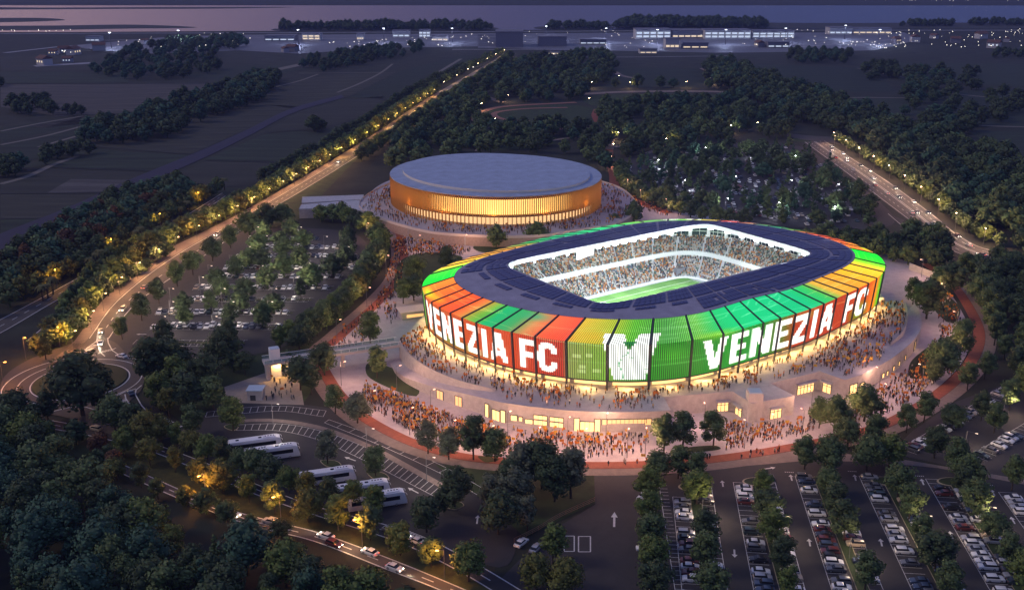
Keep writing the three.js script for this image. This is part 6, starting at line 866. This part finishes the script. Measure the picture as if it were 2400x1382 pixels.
// ================= far buildings and lights =================
{
  const wallM = [M([0.34, 0.34, 0.38]), M([0.2, 0.2, 0.24]), M([0.48, 0.47, 0.48])], roofM = M([0.16, 0.16, 0.2]), win = [glow([1, 0.78, 0.5], 0.9), glow([0.72, 0.82, 1], 0.8)];
  // [x0, x1, photo y of the front foot, height m, depth m, wall, lit rows, lit colour, words]
  const list = [[1490, 1572, 92, 17, 40, 2, 2, 1, 'western wing of the lit airport terminal'], [1576, 1648, 90, 14, 44, 1, 1, 0, 'dark low hall beside the terminal wing'], [1652, 1760, 92, 16, 40, 2, 2, 1, 'long glazed middle of the airport terminal'], [1764, 1862, 90, 13, 36, 2, 2, 1, 'eastern wing of the lit airport terminal'], [1945, 1998, 81, 13, 30, 2, 1, 1, 'short pier building right of the terminal'], [2000, 2090, 80, 11, 26, 2, 1, 0, 'long pier building with a lit window band'], [1162, 1226, 110, 24, 60, 1, 0, 0, 'tall dark hangar with one pale edge'], [1262, 1328, 108, 15, 50, 1, 0, 0, 'low dark hangar right of the tall one'], [1560, 1592, 115, 16, 26, 2, 1, 0, 'pale cube building in front of the terminal'], [1600, 1660, 114, 9, 26, 1, 1, 0, 'low dark shed near the pale cube'], [1360, 1420, 104, 8, 30, 1, 1, 1, 'flat shed on the middle apron'], [708, 750, 95, 12, 26, 2, 2, 0, 'yellow-lit block on the western airfield'], [836, 852, 94, 11, 22, 2, 1, 0, 'narrow yellow-lit block on the airfield'], [920, 960, 88, 12, 22, 2, 1, 1, 'pale block behind the western airfield'], [982, 1008, 89, 14, 20, 2, 2, 1, 'pale tall block at the airfield middle'], [1012, 1050, 96, 9, 20, 2, 1, 0, 'long low shed at the airfield middle'], [620, 690, 96, 9, 30, 1, 1, 1, 'dark shed on the western airfield'], [500, 560, 98, 8, 24, 1, 1, 1, 'low shed left of the western airfield'], [200, 232, 97, 8, 20, 2, 1, 1, 'small building near the left taxiway'], [1800, 1850, 112, 9, 22, 1, 1, 1, 'shed in front of the terminal wing'], [1500, 1540, 126, 7, 20, 2, 1, 0, 'low white shed before the dark trees'], [1290, 1330, 128, 6, 16, 2, 1, 0, 'white shed at the head of the park']];
  for (const [x0, x1, y, h, d, w, rows, lc, words] of list) {
    const a = G(x0, y), b = G(x1, y), W = b.x - a.x, g = grp(); g.position.set((a.x + b.x) / 2, 0, a.z);
    part(g, 'wall', box(W, h, d, 0, h / 2, -d / 2), wallM[w]); part(g, 'roof', box(W + 1.6, 0.8, d + 1.6, 0, h + 0.4, -d / 2), roofM);
    for (let k = 0; k < rows; k++) { const n = Math.max(3, Math.round(W / 12)); for (let i = 0; i < n; i++) part(g, 'lit_window', box(W / n * 0.78, h * 0.2, 0.3, -W / 2 + (i + 0.5) * W / n, h * (0.3 + k * 0.36), 0.12), win[lc]); }
    top(shade(g), 'airport_building', words, 'building');
  }
  // scattered farmhouses
  [[124, 128, 0], [150, 124, 1], [172, 128, 0], [668, 122, 1], [685, 120, 0], [232, 118, 1], [340, 102, 0], [460, 96, 1], [104, 152, 0], [158, 146, 1], [2100, 100, 0], [2145, 98, 1], [2190, 90, 0], [2240, 100, 1], [2300, 90, 0], [2360, 98, 1], [1780, 110, 0], [2330, 112, 1]].forEach(([x, y, k], i) => {
    const g = grp(), p = G(x, y), s = 1 + (i % 3) * 0.25; g.position.copy(p); g.rotation.y = i * 0.7; g.scale.setScalar(s);
    part(g, 'wall', box(13, 6, 9, 0, 3, 0), wallM[i % 3]); part(g, 'roof', profile([[-5.4, 6], [0, 9], [5.4, 6]], 13.6, 0).rotateY(Math.PI / 2), M([0.14, 0.07, 0.05])); for (const wx of [-4, 0, 4]) part(g, 'lit_window', box(1.5, 1.6, 0.2, wx, 3.4, 4.55), win[k]);
    top(shade(g), 'farmhouse', `small house with a pitched roof, ${ord(i)} across the far plain from the left`, 'house', 'far houses');
  });
  // high masts lighting the aprons
  [[700, 104], [900, 100], [1060, 100], [420, 106], [1420, 100], [1540, 104], [1700, 104], [1840, 100], [1980, 92], [1280, 94], [2060, 104], [260, 112]].forEach(([x, y], i) => { const g = grp(); g.position.copy(G(x, y)); part(g, 'mast', new THREE.CylinderGeometry(0.25, 0.5, 24, 7).translate(0, 12, 0), lampMat); part(g, 'lamp_head', box(3.4, 0.7, 1.4, 0, 24.2, 0), glow([0.8, 0.88, 1], 6)); const l = new THREE.PointLight(0xc4d2ff, 5200); l.position.set(0, 23.2, 0); l.shadow.radius = 40; l.castShadow = true; g.add(l); top(g, 'floodlight_mast', `tall airfield light mast, ${ord(i)} in the far plain`, 'light mast', 'airfield light masts'); });
  // pin-prick lamps of airfield and far shore
  const r = rng(33), pts = []; const sow = (poly, n, seed, h) => { for (const p of scatter(onGround(poly), n, seed)) pts.push(p.setY(h)); };
  sow([[0, 80], [200, 78], [200, 82], [0, 84]], 12, 1, 8); sow([[190, 108], [420, 86], [620, 84], [560, 118], [240, 122]], 40, 2, 7); sow([[100, 132], [180, 116], [180, 130]], 12, 3, 5); sow([[600, 118], [1180, 84], [1180, 110], [980, 120]], 55, 4, 7); sow([[1180, 80], [2100, 76], [2100, 118], [1400, 122], [1180, 112]], 80, 5, 7); sow([[2080, 78], [2440, 74], [2440, 118], [2080, 122]], 80, 6, 6); sow([[1640, 0], [2440, 0], [2440, 10], [1640, 6]], 70, 7, 10); sow([[1180, 130], [1430, 128], [1440, 150], [1100, 170]], 22, 8, 6); sow([[1850, 100], [2150, 110], [2080, 122]], 30, 9, 6);
  const im = new THREE.InstancedMesh(new THREE.IcosahedronGeometry(0.42, 1), glow([1, 0.92, 0.78], 4), pts.length), o = new THREE.Object3D(), c = new THREE.Color(); pts.forEach((p, i) => { o.position.copy(p); o.scale.setScalar(0.3 + r() * 0.7 + Math.min(1, -p.z / 3000) * 0.5); o.updateMatrix(); im.setMatrixAt(i, o.matrix); }); stuff(im, 'distant_lamps', 'tiny lights of the airfield and the far shore');
}
// evening haze over the plain
scene.fog = new THREE.FogExp2(0x8c9ae0, 0.00007);
renderer.render(scene, camera);
